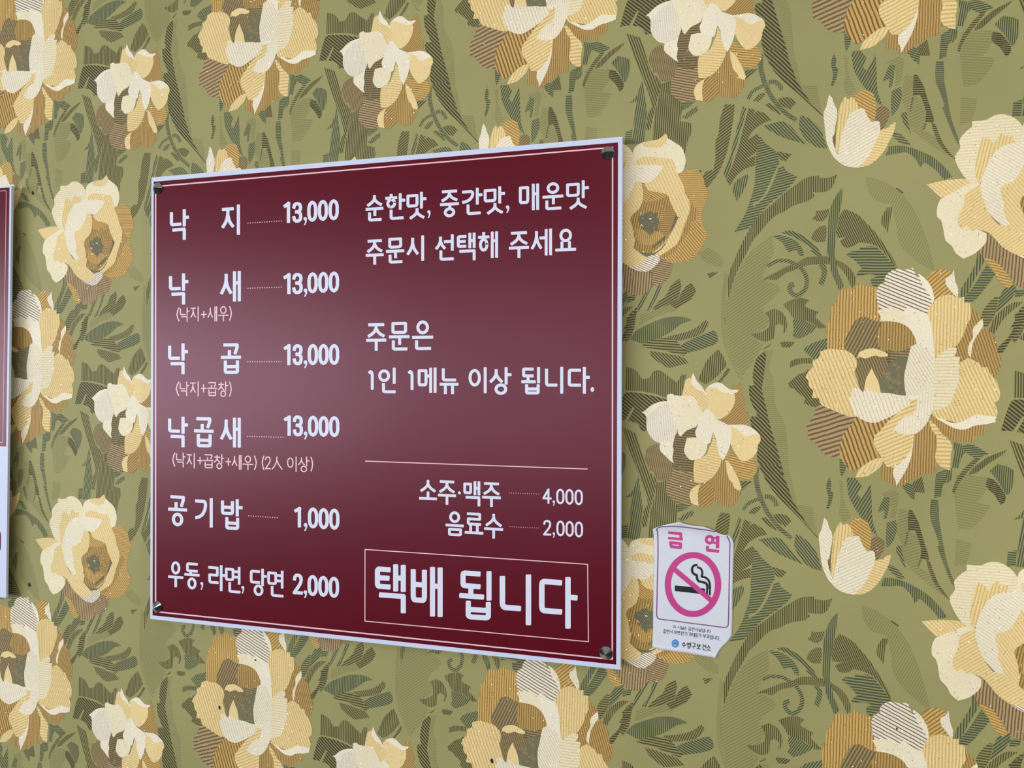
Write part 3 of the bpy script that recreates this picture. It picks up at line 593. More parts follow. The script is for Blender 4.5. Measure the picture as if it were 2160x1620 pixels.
ELL = ('loop', arc(.5, .5, .5, .5, 0, 360, 28)[:-1])
def jamo(c, slot):
    """strokes of one letter in the unit box, y down; slot: 'side' initial beside a vowel, 'top' initial over a vowel, 'end' final"""
    if c == 'ㄱ':
        if slot == 'side': return [[(0,0),(.80,0),(.95,.06),(1,.22),(.92,.52),(.68,.78),(.34,.94),(0,1)]]
        if slot == 'top': return [[(0,0),(1,0),(1,.35),(.86,1)]]
        return [[(0,0),(1,0),(1,1)]]
    if c == 'ㄴ': return [[(0,0),(0,.88),(.06,.97),(.14,1),(1,1)]]
    if c == 'ㄷ': return [[(1,0),(.12,0),(.03,.04),(0,.14),(0,.86),(.03,.96),(.12,1),(1,1)]]
    if c == 'ㄹ': return [[(0,0),(1,0),(1,.5),(0,.5),(0,.9),(.1,1),(1,1)]]
    if c == 'ㅁ': return [('loop', [(0,0),(1,0),(1,.84),(.95,.96),(.84,1),(.10,1),(0,.9)])]
    if c == 'ㅂ': return [[(0,0),(0,.88),(.04,.96),(.12,1),(.88,1),(.96,.96),(1,.88),(1,0)], [(0,.45),(1,.45)]]
    if c == 'ㅅ': return [[(.5,0),(.5,.26),(.42,.5),(.26,.74),(0,1)], [(.5,.3),(.6,.56),(.76,.78),(1,1)]]
    if c == 'ㅇ': return [ELL]
    if c == 'ㅈ': return [[(.03,0),(.97,0)], [(.5,.02),(.49,.32),(.40,.58),(.24,.80),(0,1)], [(.5,.34),(.62,.64),(.78,.84),(1,1)]]
    if c == 'ㅊ': return [[(.5,0),(.5,.2)], [(.03,.24),(.97,.24)], [(.5,.26),(.49,.45),(.40,.66),(.24,.84),(0,1)], [(.5,.48),(.62,.7),(.78,.87),(1,1)]]
    if c == 'ㅌ': return [[(1,0),(.1,0),(0,.08),(0,.9),(.1,1),(1,1)], [(0,.5),(.9,.5)]]
    if c == 'ㅎ': return [[(.5,0),(.5,.2)], [(0,.22),(1,.22)], ('loop', arc(.5, .68, .38, .32, 0, 360, 24)[:-1])]
    return []

CHO = 'ㄱㄲㄴㄷㄸㄹㅁㅂㅃㅅㅆㅇㅈㅉㅊㅋㅌㅍㅎ'
JUNG = 'ㅏㅐㅑㅒㅓㅔㅕㅖㅗㅘㅙㅚㅛㅜㅝㅞㅟㅠㅡㅢㅣ'
JONG = ['', 'ㄱ','ㄲ','ㄳ','ㄴ','ㄵ','ㄶ','ㄷ','ㄹ','ㄺ','ㄻ','ㄼ','ㄽ','ㄾ','ㄿ','ㅀ','ㅁ','ㅂ','ㅄ','ㅅ','ㅆ','ㅇ','ㅈ','ㅊ','ㅋ','ㅌ','ㅍ','ㅎ']

def fit(strokes, x0, y0, x1, y1, s):
    """place unit strokes in an outer box, inset by half the pen width (s = (sx, sy))"""
    hx, hy = s[0] / 2, s[1] / 2
    f = lambda p: (x0 + hx + p[0] * max(x1 - x0 - 2 * hx, 1e-6), y0 + hy + p[1] * max(y1 - y0 - 2 * hy, 1e-6))
    out = []
    for st in strokes:
        out.append(('loop', [f(p) for p in st[1]]) if st[0] == 'loop' else [f(p) for p in st])
    return out

def syllable(ch, s):
    """strokes of a syllable in the unit box; s = pen width as a share of (width, height)"""
    sx, sy = s
    code = ord(ch) - 0xAC00
    c, v, e = CHO[code // 588], JUNG[(code % 588) // 28], JONG[code % 28]
    S = []
    def V(x0, y0, y1): S.append([(x0, y0 + sy / 2), (x0, y1 - sy / 2)])
    def Hh(y, x0, x1): S.append([(x0 + sx / 2, y), (x1 - sx / 2, y)])
    end = bool(e)
    yb = 0.63 if end else 1.0            # where a standing vowel stops
    ce = 0.56 if end else 0.74           # where the initial stops
    if v in 'ㅏㅐㅑㅓㅔㅕㅣ':
        wide = {'ㅣ': .68, 'ㅏ': .60, 'ㅑ': .60, 'ㅐ': .57, 'ㅓ': .56, 'ㅔ': .52, 'ㅕ': .56}[v]
        if c == 'ㅁ' and v == 'ㅕ': wide = .60
        if v == 'ㅐ' and c in 'ㅁㅂㅌ': wide = .51
        if v == 'ㅐ' and end: yb, ce = .565, .535
        if e and e in 'ㄱㅂ': yb, ce = .56, .53
        y0c = .0 if c == 'ㅎ' else .07
        S += fit(jamo(c, 'side'), 0, y0c, wide, ce, s)
        ym = (y0c + ce) / 2 - .02
        if v == 'ㅣ': V(1 - sx / 2, 0, yb)
        if v == 'ㅏ': V(.75, 0, yb); Hh(.27 if end else .39, .75, 1)
        if v == 'ㅐ':
            xa = 1 - sx * 1.97
            V(xa, .0, yb); V(1 - sx / 2, 0, yb); Hh(ym, xa, 1)
        if v == 'ㅓ': V(1 - sx / 2, 0, yb); Hh(ym - .02, wide - .10, 1)
        if v == 'ㅔ':
            xa = 1 - sx * 2.0
            V(xa, 0.01, yb); V(1 - sx / 2, 0, yb); Hh(ym - .05, wide - .12, xa)
        if v == 'ㅕ': V(1 - sx / 2, 0, yb + .04); Hh(ym - .10, wide - sx / 2, 1); Hh(ym + .10, wide - sx / 2, 1)
        if end:
            x0 = {'ㄱ': .13, 'ㄴ': .22, 'ㅅ': .16, 'ㅇ': .22, 'ㅂ': .20, 'ㄹ': .2, 'ㅁ': .2}.get(e, .15)
            x1 = {'ㄱ': .75 + sx / 2, 'ㅂ': .84, 'ㅅ': .90, 'ㅇ': .80, 'ㄴ': .92}.get(e, .92)
            if v in 'ㅐㅓㅕㅣㅔ': x1 = 1.0 if e != 'ㅇ' else .88
            S += fit(jamo(e, 'end'), x0, .60 if e in 'ㄱㅅㄴㅂ' else .585, x1, 1.0, s)
    elif v in 'ㅗㅛㅜㅠㅡ':
        x0, x1 = (.12, .88)
        if c == 'ㅈ' or c == 'ㅅ': x0, x1 = .08, .92
        if c == 'ㅇ': x0, x1 = .20, .80
        if not end:
            if v in 'ㅗㅛ':
                S += fit(jamo(c, 'top'), x0, 0, x1, .60, s); yv = 1 - sy / 2
                if v == 'ㅗ': S.append([(.5, .58 + sy / 2), (.5, yv)])
                else: S.append([(.32, .56 + sy / 2), (.32, yv)]); S.append([(.68, .56 + sy / 2), (.68, yv)])
            else:
                S += fit(jamo(c, 'top'), x0, 0, x1, .51, s); yv = .56 + sy / 2
                if v == 'ㅜ': S.append([(.5, yv), (.5, 1 - sy / 2)])
                if v == 'ㅠ': S.append([(.31, yv), (.31, 1 - sy / 2)]); S.append([(.69, yv), (.69, 1 - sy / 2)])
            Hh(yv, 0, 1)
        else:
            top = .42 if v != 'ㅗ' else .36
            if v == 'ㅡ': top = .47
            S += fit(jamo(c, 'top'), x0, 0, x1, top, s)
            yv = top + .045 + sy / 2
            if v == 'ㅗ': S.append([(.42, .22 + sy / 2 if c == 'ㄱ' else top - .03), (.42, yv)]) ; 
            if v == 'ㅜ':
                S.append([(.52, yv), (.52, .80 - sy / 2 if e == 'ㄴ' else .66)])
            Hh(yv, 0, 1)
            y0 = yv + sy / 2 + .05
            if v == 'ㅜ' and e == 'ㅇ': y0 += .01
            if v == 'ㅜ' and e == 'ㄴ': y0 += .02
            xx = (.14, .90) if e != 'ㅇ' else (.20, .80)
            S += fit(jamo(e, 'end'), xx[0], y0, xx[1], 1.0, s)
    else:                                  # compound vowels
        up = v in 'ㅘㅙㅚ'
        low = v in 'ㅝㅞㅟ'
        hgt = .40 if end else .52
        S += fit(jamo(c, 'top'), .04, .02, .66, hgt - .02, s)
        yv = (.48 if end else .68) + sy / 2
        if up: S.append([(.36, hgt - .06), (.36, yv)])
        if low: yv = (.42 if end else .60) + sy / 2; S.append([(.36, yv), (.36, yv + .2)])
        if v == 'ㅢ': yv = .80
        Hh(yv, 0, .77)
        V((.80 if v in 'ㅘㅝ' else 1 - sx / 2), 0, .595 if end else 1)
        if v == 'ㅘ': Hh(.45, .80, 1)
        if v == 'ㅝ': Hh(.55 if not end else .5, .58, .80)
        if end:
            S += fit(jamo(e, 'end'), .20, .625, .98, 1.0, s)
    return S

GLYPH = {
    '0': [('loop', [(.5,0),(.72,.04),(.9,.14),(1,.32),(1,.68),(.9,.86),(.72,.96),(.5,1),(.28,.96),(.1,.86),(0,.68),(0,.32),(.1,.14),(.28,.04)])],
    '1': [[(0,.12),(.55,.06),(1,0)], [(1,0),(1,1)]],
    'l': [[(0,.03),(.35,.0),(.78,.05),(1,.2),(1,1)]],
    '2': [[(0,.22),(.05,.1),(.25,.01),(.5,0),(.78,.02),(.97,.12),(1,.27),(.9,.44),(.6,.64),(.2,.86),(0,1)], [(0,1),(1,1)]],
    '3': [[(0,.18),(.08,.06),(.3,0),(.6,0),(.88,.06),(.98,.2),(.92,.36),(.72,.46),(.4,.47)], [(.4,.47),(.76,.5),(.96,.6),(1,.76),(.92,.92),(.66,1),(.32,1),(.08,.93),(0,.8)]],
    '4': [[(.70,1),(.70,0),(0,.68),(1,.68)]],
    '+': [[(0,.5),(1,.5)], [(.5,0),(.5,1)]],
    '(': [[(1,0),(.4,.2),(0,.5),(.4,.8),(1,1)]],
    ')': [[(0,0),(.6,.2),(1,.5),(.6,.8),(0,1)]],
    '人': [[(.48,0),(.44,.35),(.28,.7),(0,1)], [(.48,.28),(.66,.62),(1,1)]],
}

class Print:
    """flat ink on a sheet: gathers strokes given in photo pixels"""
    def __init__(s, depth, raise_by=0.00025, disp=None):
        s.depth, s.r, s.disp = depth, raise_by, disp
        s.v, s.f = [], []
    def pt(s, xy):
        u = unproj(*xy, s.depth) if s.disp is None else unproj(*xy, s.depth)
        d = s.disp(*xy) if s.disp else 0.0
        return (u[0], -(s.depth + s.r + d), u[1])
    def poly(s, pts):
        q = [np.array(p, float) for p in pts]
        t = tess(q); b = len(s.v)
        s.n = getattr(s, 'n', 0) + 1; lift = (s.n % 23) * 4e-6          # overlapping strokes never share a plane
        W = [s.pt(p) for p in q]; W = [(x, y - lift, z) for x, y, z in W]; s.v += W
        for a, bb, c in t:
            cr = (W[bb][0]-W[a][0])*(W[c][2]-W[a][2]) - (W[bb][2]-W[a][2])*(W[c][0]-W[a][0])
            s.f.append((b+a, b+bb, b+c) if cr > 0 else (b+a, b+c, b+bb))
    def stroke(s, pts, w, closed=False, caps=True, smooth=0):
        P_ = [np.array(p, float) for p in pts]
        if smooth and not closed: P_ = smooth_open(P_, smooth)
        n = len(P_); h = w / 2
        segs = n if closed else n - 1
        for k in range(segs):
            a, b = P_[k], P_[(k + 1) % n]
            d = b - a; L_ = np.linalg.norm(d)
            if L_ < 1e-6: continue
            d /= L_; nn = np.array((-d[1], d[0])) * h
            s.poly([a + nn, b + nn, b - nn, a - nn])
        for k in range(n):
            if closed or 0 < k < n - 1:
                c = P_[k]; s.poly([c + h * np.array((math.cos(t * .5236), math.sin(t * .5236))) for t in range(12)])
        if not closed and caps and n > 1:
            for e, o in ((0, 1), (n - 1, n - 2)):
                d = P_[e] - P_[o]; d /= np.linalg.norm(d) + 1e-9; nn = np.array((-d[1], d[0]))
                s.poly([P_[e] + nn * y * h + d * x * h for x, y in ((0,1),(.72,1),(.92,.87),(1,.62),(1,-.62),(.92,-.87),(.72,-1),(0,-1))])
    def glyph(s, ch, box, w, tilt=0.0):
        x0, y0, x1, y1 = box
        W_, H_ = x1 - x0, y1 - y0
        if ch in ',.·':
            cx, r = (x0 + x1) / 2, (x1 - x0) / 2
            if ch == ',':
                cy = y0 + r
                s.poly([(cx + r * math.cos(t * .5236), cy + r * math.sin(t * .5236)) for t in range(12)])
                s.poly([(x0 + r * .9, cy + r * .5), (x1, cy), (x1 - r * .1, y0 + H_ * .55), (cx, y1), (cx - r * .75, y1 - H_ * .05), (cx - r * .1, y0 + H_ * .66)])
            else:
                s.poly([(cx + r * math.cos(t * .5236), (y0 + y1) / 2 + H_ / 2 * math.sin(t * .5236)) for t in range(12)])
            return
        sp = (w / W_, w / H_)
        st = syllable(ch, sp) if 0xAC00 <= ord(ch) <= 0xD7A3 else fit(GLYPH[ch], 0, 0, 1, 1, sp)
        for q in st:
            loop = q[0] == 'loop'
            pts = q[1] if loop else q
            xy = [(x0 + p[0] * W_, y0 + p[1] * H_ + tilt * ((p[0] - .5) * W_)) for p in pts]
            s.stroke(xy, w, closed=loop)
    def text(s, crop, w, items, tilt=0.0):
        ox, oy, sc = crop
        for ch, a, b, c, d in items:
            s.glyph(ch, (a / sc + ox, b / sc + oy, c / sc + ox, d / sc + oy), w / sc, tilt)
    def dots(s, crop, p0, p1, n, r):
        ox, oy, sc = crop
        for k in range(n):
            x = (p0[0] + (p1[0] - p0[0]) * k / (n - 1)) / sc + ox; y = (p0[1] + (p1[1] - p0[1]) * k / (n - 1)) / sc + oy
            s.poly([(x + r * math.cos(t * .7854), y + r * math.sin(t * .7854)) for t in range(8)])
    def obj(s, name, mat, parent):
        o = meshobj(name, s.v, s.f, mat, parent)
        if parent is not None: o.matrix_parent_inverse = Matrix.Translation(parent.location).inverted()
        return o

# ------------------------------------------------------------------ materials of the signs
foam = noisy(newmat('white_foam_board', (214, 224, 252), .5), 300, .02)
maroon = noisy(newmat('maroon_print', (94, 3, 23), .31, spec=.36), 500, .05, .04)
maroon.node_tree.nodes['Principled BSDF'].inputs['Specular Tint'].default_value = (1.0, 0.70, 0.86, 1)
ink = newmat('pale_print', (228, 234, 255), .45)
pink = newmat('pink_print', (246, 206, 218), .45)
steel = newmat('polished_steel', (168, 172, 178), .13, 1.0)

def box_obj(name, u0, u1, v0, v1, y0, y1, mat, parent, bevel=0.0, rotz=None):
    bm = bmesh.new()
    c = [(u0,y0,v0),(u1,y0,v0),(u1,y1,v0),(u0,y1,v0),(u0,y0,v1),(u1,y0,v1),(u1,y1,v1),(u0,y1,v1)]
    vs = [bm.verts.new(p) for p in c]
    for f in ((0,1,5,4),(1,2,6,5),(2,3,7,6),(3,0,4,7),(4,5,6,7),(3,2,1,0)): bm.faces.new([vs[k] for k in f])
    if bevel: bmesh.ops.bevel(bm, geom=[e for e in bm.edges], offset=bevel, segments=2, affect='EDGES')
    bmesh.ops.recalc_face_normals(bm, faces=bm.faces)
    me = bpy.data.meshes.new(name); bm.to_mesh(me); bm.free(); me.materials.append(mat)
    o = bpy.data.objects.new(name, me); COL.objects.link(o); o.parent = parent
    if parent is not None: o.matrix_parent_inverse = Matrix.Translation(parent.location).inverted()
    return o

def screw_cap(px, parent, depth):
    """polished conical cap with its shank going back into the wall"""
    u = unproj(*px, depth)
    bm = bmesh.new(); N_ = 36
    rings = [(.0024, depth), (.0024, -.0004), (.0102, -.0004), (.0105, -.0008), (.0105, -.0018), (.0101, -.0024), (.0004, -.0106)]
    vr = []
    for r_, y in rings:
        vr.append([bm.verts.new((u[0] + r_ * math.cos(t * 2 * math.pi / N_), -depth + y, u[1] + r_ * math.sin(t * 2 * math.pi / N_))) for t in range(N_)])
    for a, b in zip(vr[:-1], vr[1:]):
        for t in range(N_): bm.faces.new((a[t], a[(t+1) % N_], b[(t+1) % N_], b[t]))
    bm.faces.new(vr[-1]); bm.faces.new(vr[0])
    bmesh.ops.recalc_face_normals(bm, faces=bm.faces)
    me = bpy.data.meshes.new('screw_cap'); bm.to_mesh(me); bm.free(); me.materials.append(steel)
    o = bpy.data.objects.new('screw_cap', me); COL.objects.link(o); o.parent = parent
    o.matrix_parent_inverse = Matrix.Translation(parent.location).inverted()
    return o

# ------------------------------------------------------------------ main price board
SD = 0.0250                    # front of the board, from the wall
TH = 0.0050
cr = [unproj(318.3, 373.5, SD), unproj(1312.5, 288.8, SD), unproj(1310.0, 1413.9, SD), unproj(316.6, 1305.5, SD)]
U0, U1 = (cr[0][0] + cr[3][0]) / 2, (cr[1][0] + cr[2][0]) / 2
V1, V0 = (cr[0][1] + cr[1][1]) / 2, (cr[2][1] + cr[3][1]) / 2
board = empty('menu_sign', ((U0 + U1) / 2, -SD + TH, V0), 'large maroon price board with white rim and white lettering, screwed to the floral wall', 'sign')
box_obj('backing_board', U0, U1, V0, V1, -SD, -SD + TH, foam, board, .0008)
ci = [unproj(323.4, 383.9, SD), unproj(1301.7, 300.0, SD), unproj(1301.7, 1401.7, SD), unproj(323.0, 1298.3, SD)]
u0, u1 = (ci[0][0] + ci[3][0]) / 2, (ci[1][0] + ci[2][0]) / 2
v1, v0 = (ci[0][1] + ci[1][1]) / 2, (ci[2][1] + ci[3][1]) / 2
box_obj('maroon_panel', u0, u1, v0, v1, -SD - .0002, -SD + .0005, maroon, board)
def PR(): return Print(SD, .00040)
p = PR()
p.stroke([(328.6, 393.5), (1292.3, 311.0), (1291.6, 1390.6), (328.5, 1290.0)], 2.9, closed=True)
p.obj('border_line', pink, board)
T1, T2, T3_, T4_ = (340, 380, 5.4), (340, 680, 5.4), (340, 860, 5.4), (340, 1020, 5.4)
def line(name, crop, w, items, tilt=0.0, mat=ink, each=False):
    for part in ([[i_] for i_ in items] if each else [items]):
        q = PR(); q.text(crop, w, part, tilt); q.obj(name, mat, board)
def words(name, mat, runs):
    for chunk in runs:
        q = PR()
        for crop, w, items, tilt in chunk: q.text(crop, w, items, tilt)
        q.obj(name, mat, board)
def leader(crop, a, b, n, r=1.15):
    q = PR(); q.dots(crop, a, b, n, r); return q.obj('dotted_leader', pink, board)
# left column
line('dish_name', T1, 37, [('낙',100,335,320,685), ('지',690,285,900,630)], -.075, each=True)
leader(T1, (990,490), (1370,465), 15)
line('price', T1, 38, [('1',1395,250,1470,490), ('3',1495,250,1610,485), (',',1622,420,1662,515), ('0',1665,235,1780,475), ('0',1786,225,1901,465), ('0',1908,218,2025,458)], -.07)
line('dish_name', T1, 37, [('낙',90,1065,312,1420), ('새',675,1040,910,1385)], -.045, each=True)
leader(T1, (990,1232), (1370,1218), 15)
line('price', T1, 38, [('1',1395,1062,1475,1300), ('3',1495,1058,1615,1298), (',',1624,1235,1666,1330), ('0',1667,1050,1785,1290), ('0',1790,1045,1906,1285), ('0',1911,1040,2028,1280)], -.04)
line('ingredient_note', T1, 13, [('(',175,1450,212,1610), ('낙',215,1450,325,1615), ('지',335,1440,430,1610), ('+',455,1490,520,1570), ('새',530,1440,640,1610), ('우',650,1435,770,1610), (')',775,1435,808,1600)], -.03, pink)
line('dish_name', T2, 37, [('낙',80,240,308,592), ('곱',682,238,912,588)], -.01, each=True)
leader(T2, (988,448), (1370,448), 15)
line('price', T2, 38, [('1',1398,250,1475,488), ('3',1500,250,1615,488), (',',1624,432,1666,522), ('0',1670,246,1788,488), ('0',1792,246,1909,486), ('0',1913,246,2030,486)], -.005)
line('ingredient_note', T2, 13, [('(',168,675,208,838), ('낙',212,675,320,842), ('지',330,672,430,845), ('+',455,705,515,800), ('곱',525,680,640,840), ('창',650,670,765,850), (')',775,675,806,845)], .0, pink)
line('dish_name', T3_, 37, [('낙',80,100,308,450), ('곱',375,108,600,452), ('새',675,112,910,452)], .025, each=True)
leader(T3_, (985,326), (1390,337), 16)
line('price', T3_, 38, [('1',1400,90,1478,320), ('3',1502,88,1618,326), (',',1624,270,1667,362), ('0',1672,90,1790,330), ('0',1793,94,1910,332), ('0',1914,95,2032,335)], .025)
line('ingredient_note', T3_, 13, [('(',128,512,163,670), ('낙',170,512,280,680), ('지',290,518,385,688), ('+',412,560,478,645), ('곱',480,530,600,690), ('창',605,528,720,700), ('+',735,570,800,660), ('새',805,538,918,705), ('우',930,545,1050,710), (')',1058,545,1092,710), ('(',1147,545,1178,710), ('2',1185,555,1250,700), ('人',1260,555,1385,705), ('이',1435,555,1545,730), ('상',1560,555,1690,735), (')',1702,560,1733,725)], .04, pink)
line('dish_name', T3_, 36, [('공',80,1000,298,1350), ('기',388,1025,590,1360), ('밥',682,1038,930,1390)], .06, each=True)
leader(T3_, (998,1232), (1325,1252), 13)
line('price', T3_, 38, [('1',1518,1130,1595,1362), (',',1624,1312,1667,1405), ('0',1672,1135,1790,1375), ('0',1793,1142,1911,1385), ('0',1915,1148,2032,1390)], .055)
line('dish_name', T4_, 30, [('우',80,885,255,1180), ('동',265,900,440,1205), (',',447,1120,480,1210), ('라',538,925,735,1220), ('면',728,942,905,1245), (',',914,1165,948,1252), ('당',1012,965,1205,1280), ('면',1210,985,1395,1290)], .085)
line('price', T4_, 38, [('2',1502,1025,1615,1262), (',',1622,1215,1664,1305), ('0',1668,1040,1786,1282), ('0',1790,1050,1906,1290), ('0',1910,1060,2028,1302)], .075)
# right column
Ua, Ub, Uc, Ud, Ue, Uf, Ug = (750,360,7.714), (1000,360,7.714), (750,650,7.714), (1000,650,7.714), (860,960,5.4), (760,1140,8.308), (1000,1160,8.308)
words('notice_text', ink, [
    [(Ua, 48, [('순',165,400,455,825), ('한',485,375,810,800), ('맛',830,350,1155,785), (',',1168,645,1222,775)], -.07)],
    [(Ua, 48, [('중',1375,315,1685,760), ('간',1735,285,2065,720)], -.07), (Ub, 48, [('맛',158,262,505,705), (',',517,565,575,690)], -.07)],
    [(Ub, 48, [('매',730,220,1060,650), ('운',1113,190,1455,640), ('맛',1498,165,1870,625)], -.07)],
    [(Ua, 48, [('주',168,1120,460,1530), ('문',498,1090,795,1510), ('시',835,1060,1118,1475)], -.05)],
    [(Ua, 48, [('선',1300,1040,1600,1465), ('택',1650,1015,1955,1465)], -.05), (Ub, 48, [('해',65,995,392,1425)], -.05)],
    [(Ub, 48, [('주',568,990,895,1420), ('세',928,950,1270,1385), ('요',1322,945,1662,1310)], -.05)],
    [(Uc, 50, [('주',175,245,502,695), ('문',545,225,880,690), ('은',922,200,1265,682)], -.015)],
    [(Uc, 48, [('l',210,1010,298,1328), ('인',370,968,655,1385)], .003)],
    [(Uc, 48, [('l',855,1010,945,1330), ('메',1012,965,1320,1380), ('뉴',1368,980,1675,1398)], .003)],
    [(Uc, 48, [('이',1840,960,2135,1385)], .003), (Ud, 50, [('상',255,960,612,1412)], .003)],
    [(Ud, 50, [('됩',770,958,1075,1405), ('니',1155,955,1452,1390), ('다',1525,955,1885,1392), ('.',1895,1285,1955,1362)], .003)],
])
q = PR(); q.stroke([(770.3, 972.6), (1239.6, 989.3)], 2.0, caps=False); q.obj('divider_line', pink, board)
line('drink_name', Ue, 31, [('소',130,282,335,510), ('주',345,288,552,565), ('·',574,412,606,448), ('맥',635,295,828,580), ('주',848,310,1062,590)], .045)
leader(Ue, (1158,430), (1490,443), 14, .85)
line('price', Ue, 23, [('4',1535,378,1640,552), (',',1650,515,1678,578), ('0',1692,382,1786,560), ('0',1796,385,1890,565), ('0',1901,390,1996,570)], .04)
line('drink_name', Ue, 31, [('음',432,640,640,922), ('료',650,655,862,900), ('수',872,668,1088,950)], .06)
leader(Ue, (1165,815), (1495,830), 14, .85)
line('price', Ue, 23, [('2',1545,738,1635,915), (',',1650,878,1678,942), ('0',1694,745,1788,925), ('0',1798,750,1892,930), ('0',1903,755,1998,938)], .05)
q = PR(); q.stroke([(770.2, 1158.9), (1239.6, 1190.2), (1241.3, 1353.4), (770.0, 1310.0)], 1.9, closed=True); q.obj('notice_frame', pink, board)
words('headline_text', ink, [
    [(Uf, 90, [('택',258,410,800,1260), ('배',885,455,1445,1325)], .07)],
    [(Uf, 90, [('됩',1735,520,2302,1388)], .07), (Ug, 96, [('니',450,410,1002,1300), ('다',1140,460,1815,1365)], .08)],
])
for px in ((333.5, 397.8), (1282.5, 323.5), (1278.6, 1377.0), (333.2, 1279.5)):
    screw_cap(px, board, SD)

# ------------------------------------------------------------------ neighbouring board at the left edge
SD2 = 0.024
a, b_ = unproj(24.2, 391.5, SD2), unproj(12.6, 1261.0, SD2)
ang = math.atan2(a[0] - b_[0], a[1] - b_[1])
HT = float(np.linalg.norm(a - b_)); WD = 0.62
side = empty('side_sign', (b_[0], -SD2 + TH, b_[1]), 'board cut by the left edge, dull maroon above and white below', 'sign')
def side_pt(u, v):      # u to the left of the right edge, v up from the bottom
    d = np.array((math.sin(ang), math.cos(ang))); e = np.array((-math.cos(ang), math.sin(ang)))
    return b_ + d * v + e * u
def slab(name, pts, y0, y1, mat, parent):
    bm = bmesh.new()
    f = [bm.verts.new((p[0], y0, p[1])) for p in pts]; g = [bm.verts.new((p[0], y1, p[1])) for p in pts]
    n = len(pts); bm.faces.new(f); bm.faces.new(g[::-1])
    for k in range(n): bm.faces.new((f[k], g[k], g[(k+1) % n], f[(k+1) % n]))
    bmesh.ops.recalc_face_normals(bm, faces=bm.faces)
    me = bpy.data.meshes.new(name); bm.to_mesh(me); bm.free(); me.materials.append(mat)
    o = bpy.data.objects.new(name, me); COL.objects.link(o); o.parent = parent
    o.matrix_parent_inverse = Matrix.Translation(parent.location).inverted()
    return o
def s_rect(u0, u1, v0, v1): return [side_pt(u0, v0), side_pt(u0, v1), side_pt(u1, v1), side_pt(u1, v0)]
def inv_side(px):
    w = unproj(*px, SD2) - b_
    d = np.array((math.sin(ang), math.cos(ang))); e = np.array((-math.cos(ang), math.sin(ang)))
    return float(np.dot(w, e)), float(np.dot(w, d))
slab('backing_board', s_rect(0, WD, 0, HT), -SD2, -SD2 + TH, foam, side)
uu, vm = inv_side((15.5, 942)); ut, vt = inv_side((20.2, 395.5))
slab('maroon_panel', s_rect(ut, WD - ut, vm, vt), -SD2 - .0002, -SD2 + .0005, maroon, side)
ul, vl = inv_side((14.0, 401.5)); _, vb = inv_side((9.5, 934.5))
q = Print(SD2, .0004)
lw = .0011
for r_ in ((ul, ul + lw, vb, vl), (ul, WD - ul, vl - lw, vl), (ul, WD - ul, vb, vb + lw), (WD - ul - lw, WD - ul, vb, vl)):
    c = s_rect(*r_); b0 = len(q.v)
    q.v += [(p_[0], -SD2 - .0004, p_[1]) for p_ in c]; q.f.append((b0 + 3, b0 + 2, b0 + 1, b0))
q.obj('border_line', pink, side)
ur, v_t = inv_side((2.2, 1118)); _, v_b = inv_side((2.2, 1166))
rad = .010; cpts = []
for cu, cv, a0 in ((ur + rad, v_b + rad, 180), (ur + rad, v_t - rad, 90), (WD - ur - rad, v_t - rad, 0), (WD - ur - rad, v_b + rad, -90)):
    for k in range(7):
        t = R(a0 - 0 + (-15) * k + 0) if False else R(a0 + 90 - 15 * k)
        cpts.append(side_pt(cu + rad * math.cos(t), cv + rad * math.sin(t)))
slab('maroon_badge', cpts, -SD2 - .0003, -SD2 + .0004, maroon, side)

# ------------------------------------------------------------------ no-smoking sticker
S1, S2, S3 = (1350, 1080, 9.818), (1350, 1230, 9.818), (1380, 1310, 13.5)
ST = 0.0011
def cv(crop, pts): return [(x / crop[2] + crop[0], y / crop[2] + crop[1]) for x, y in pts]
topE = cv(S1, [(268,350),(345,310),(560,245),(700,215),(820,192),(905,225),(1060,262),(1200,278),(1340,292),(1470,345),(1600,420),(1700,462),(1860,482)])
rightE = cv(S1, [(1860,482),(1915,560),(1943,660),(1940,900),(1928,1300)]) + cv(S2, [(1918,200),(1915,700),(1905,1020),(1900,1100),(1800,1230),(1705,1315),(1640,1395),(1600,1470),(1560,1540)])
botE = cv(S2, [(250,1330),(400,1365),(650,1405),(900,1435),(1120,1470),(1300,1505),(1560,1540)])
leftE = cv(S1, [(268,350),(280,480),(285,800),(283,1200)]) + cv(S2, [(278,100),(272,500),(266,1100),(250,1330)])
def resample(Pl, n):
    Pl = [np.array(p_, float) for p_ in Pl]
    d = [0]
    for a_, c_ in zip(Pl[:-1], Pl[1:]): d.append(d[-1] + np.linalg.norm(c_ - a_))
    out = []
    for k in range(n):
        t = d[-1] * k / (n - 1); i_ = 0
        while i_ < len(Pl) - 2 and d[i_ + 1] < t: i_ += 1
        f_ = (t - d[i_]) / (d[i_ + 1] - d[i_] + 1e-9); out.append(Pl[i_] + (Pl[i_ + 1] - Pl[i_]) * f_)
    return out
def curl(x, y):
    """how far the sticker has lifted from the wall at a photo pixel"""
    top_line = 1113 + max(0, x - 1440) * .16
    d = 0.0
    t = max(0.0, (top_line + 14 - y) / 26.0); d += .0066 * min(t, 1.4) ** 2
    c_ = ((x - 1535) + (y - 1362)) / 1.414
    t = max(0.0, (c_ + 10) / 24.0); d += .0095 * min(t, 1.5) ** 2
    t = max(0.0, (y - (1356 + (x - 1376) * .165)) / 14.0); d += .0022 * min(t, 1.3) ** 2
    t = max(0.0, (1388 - x) / 12.0) * max(0.0, (1135 - y) / 25.0); d += .0030 * min(t, 1.2)
    t = max(0.0, (x - 1538) / 9.0) * max(0.0, (1165 - y) / 30.0); d -= 0.0
    d += .00010 * (1 + math.sin(x * .09 + y * .035))
    return d
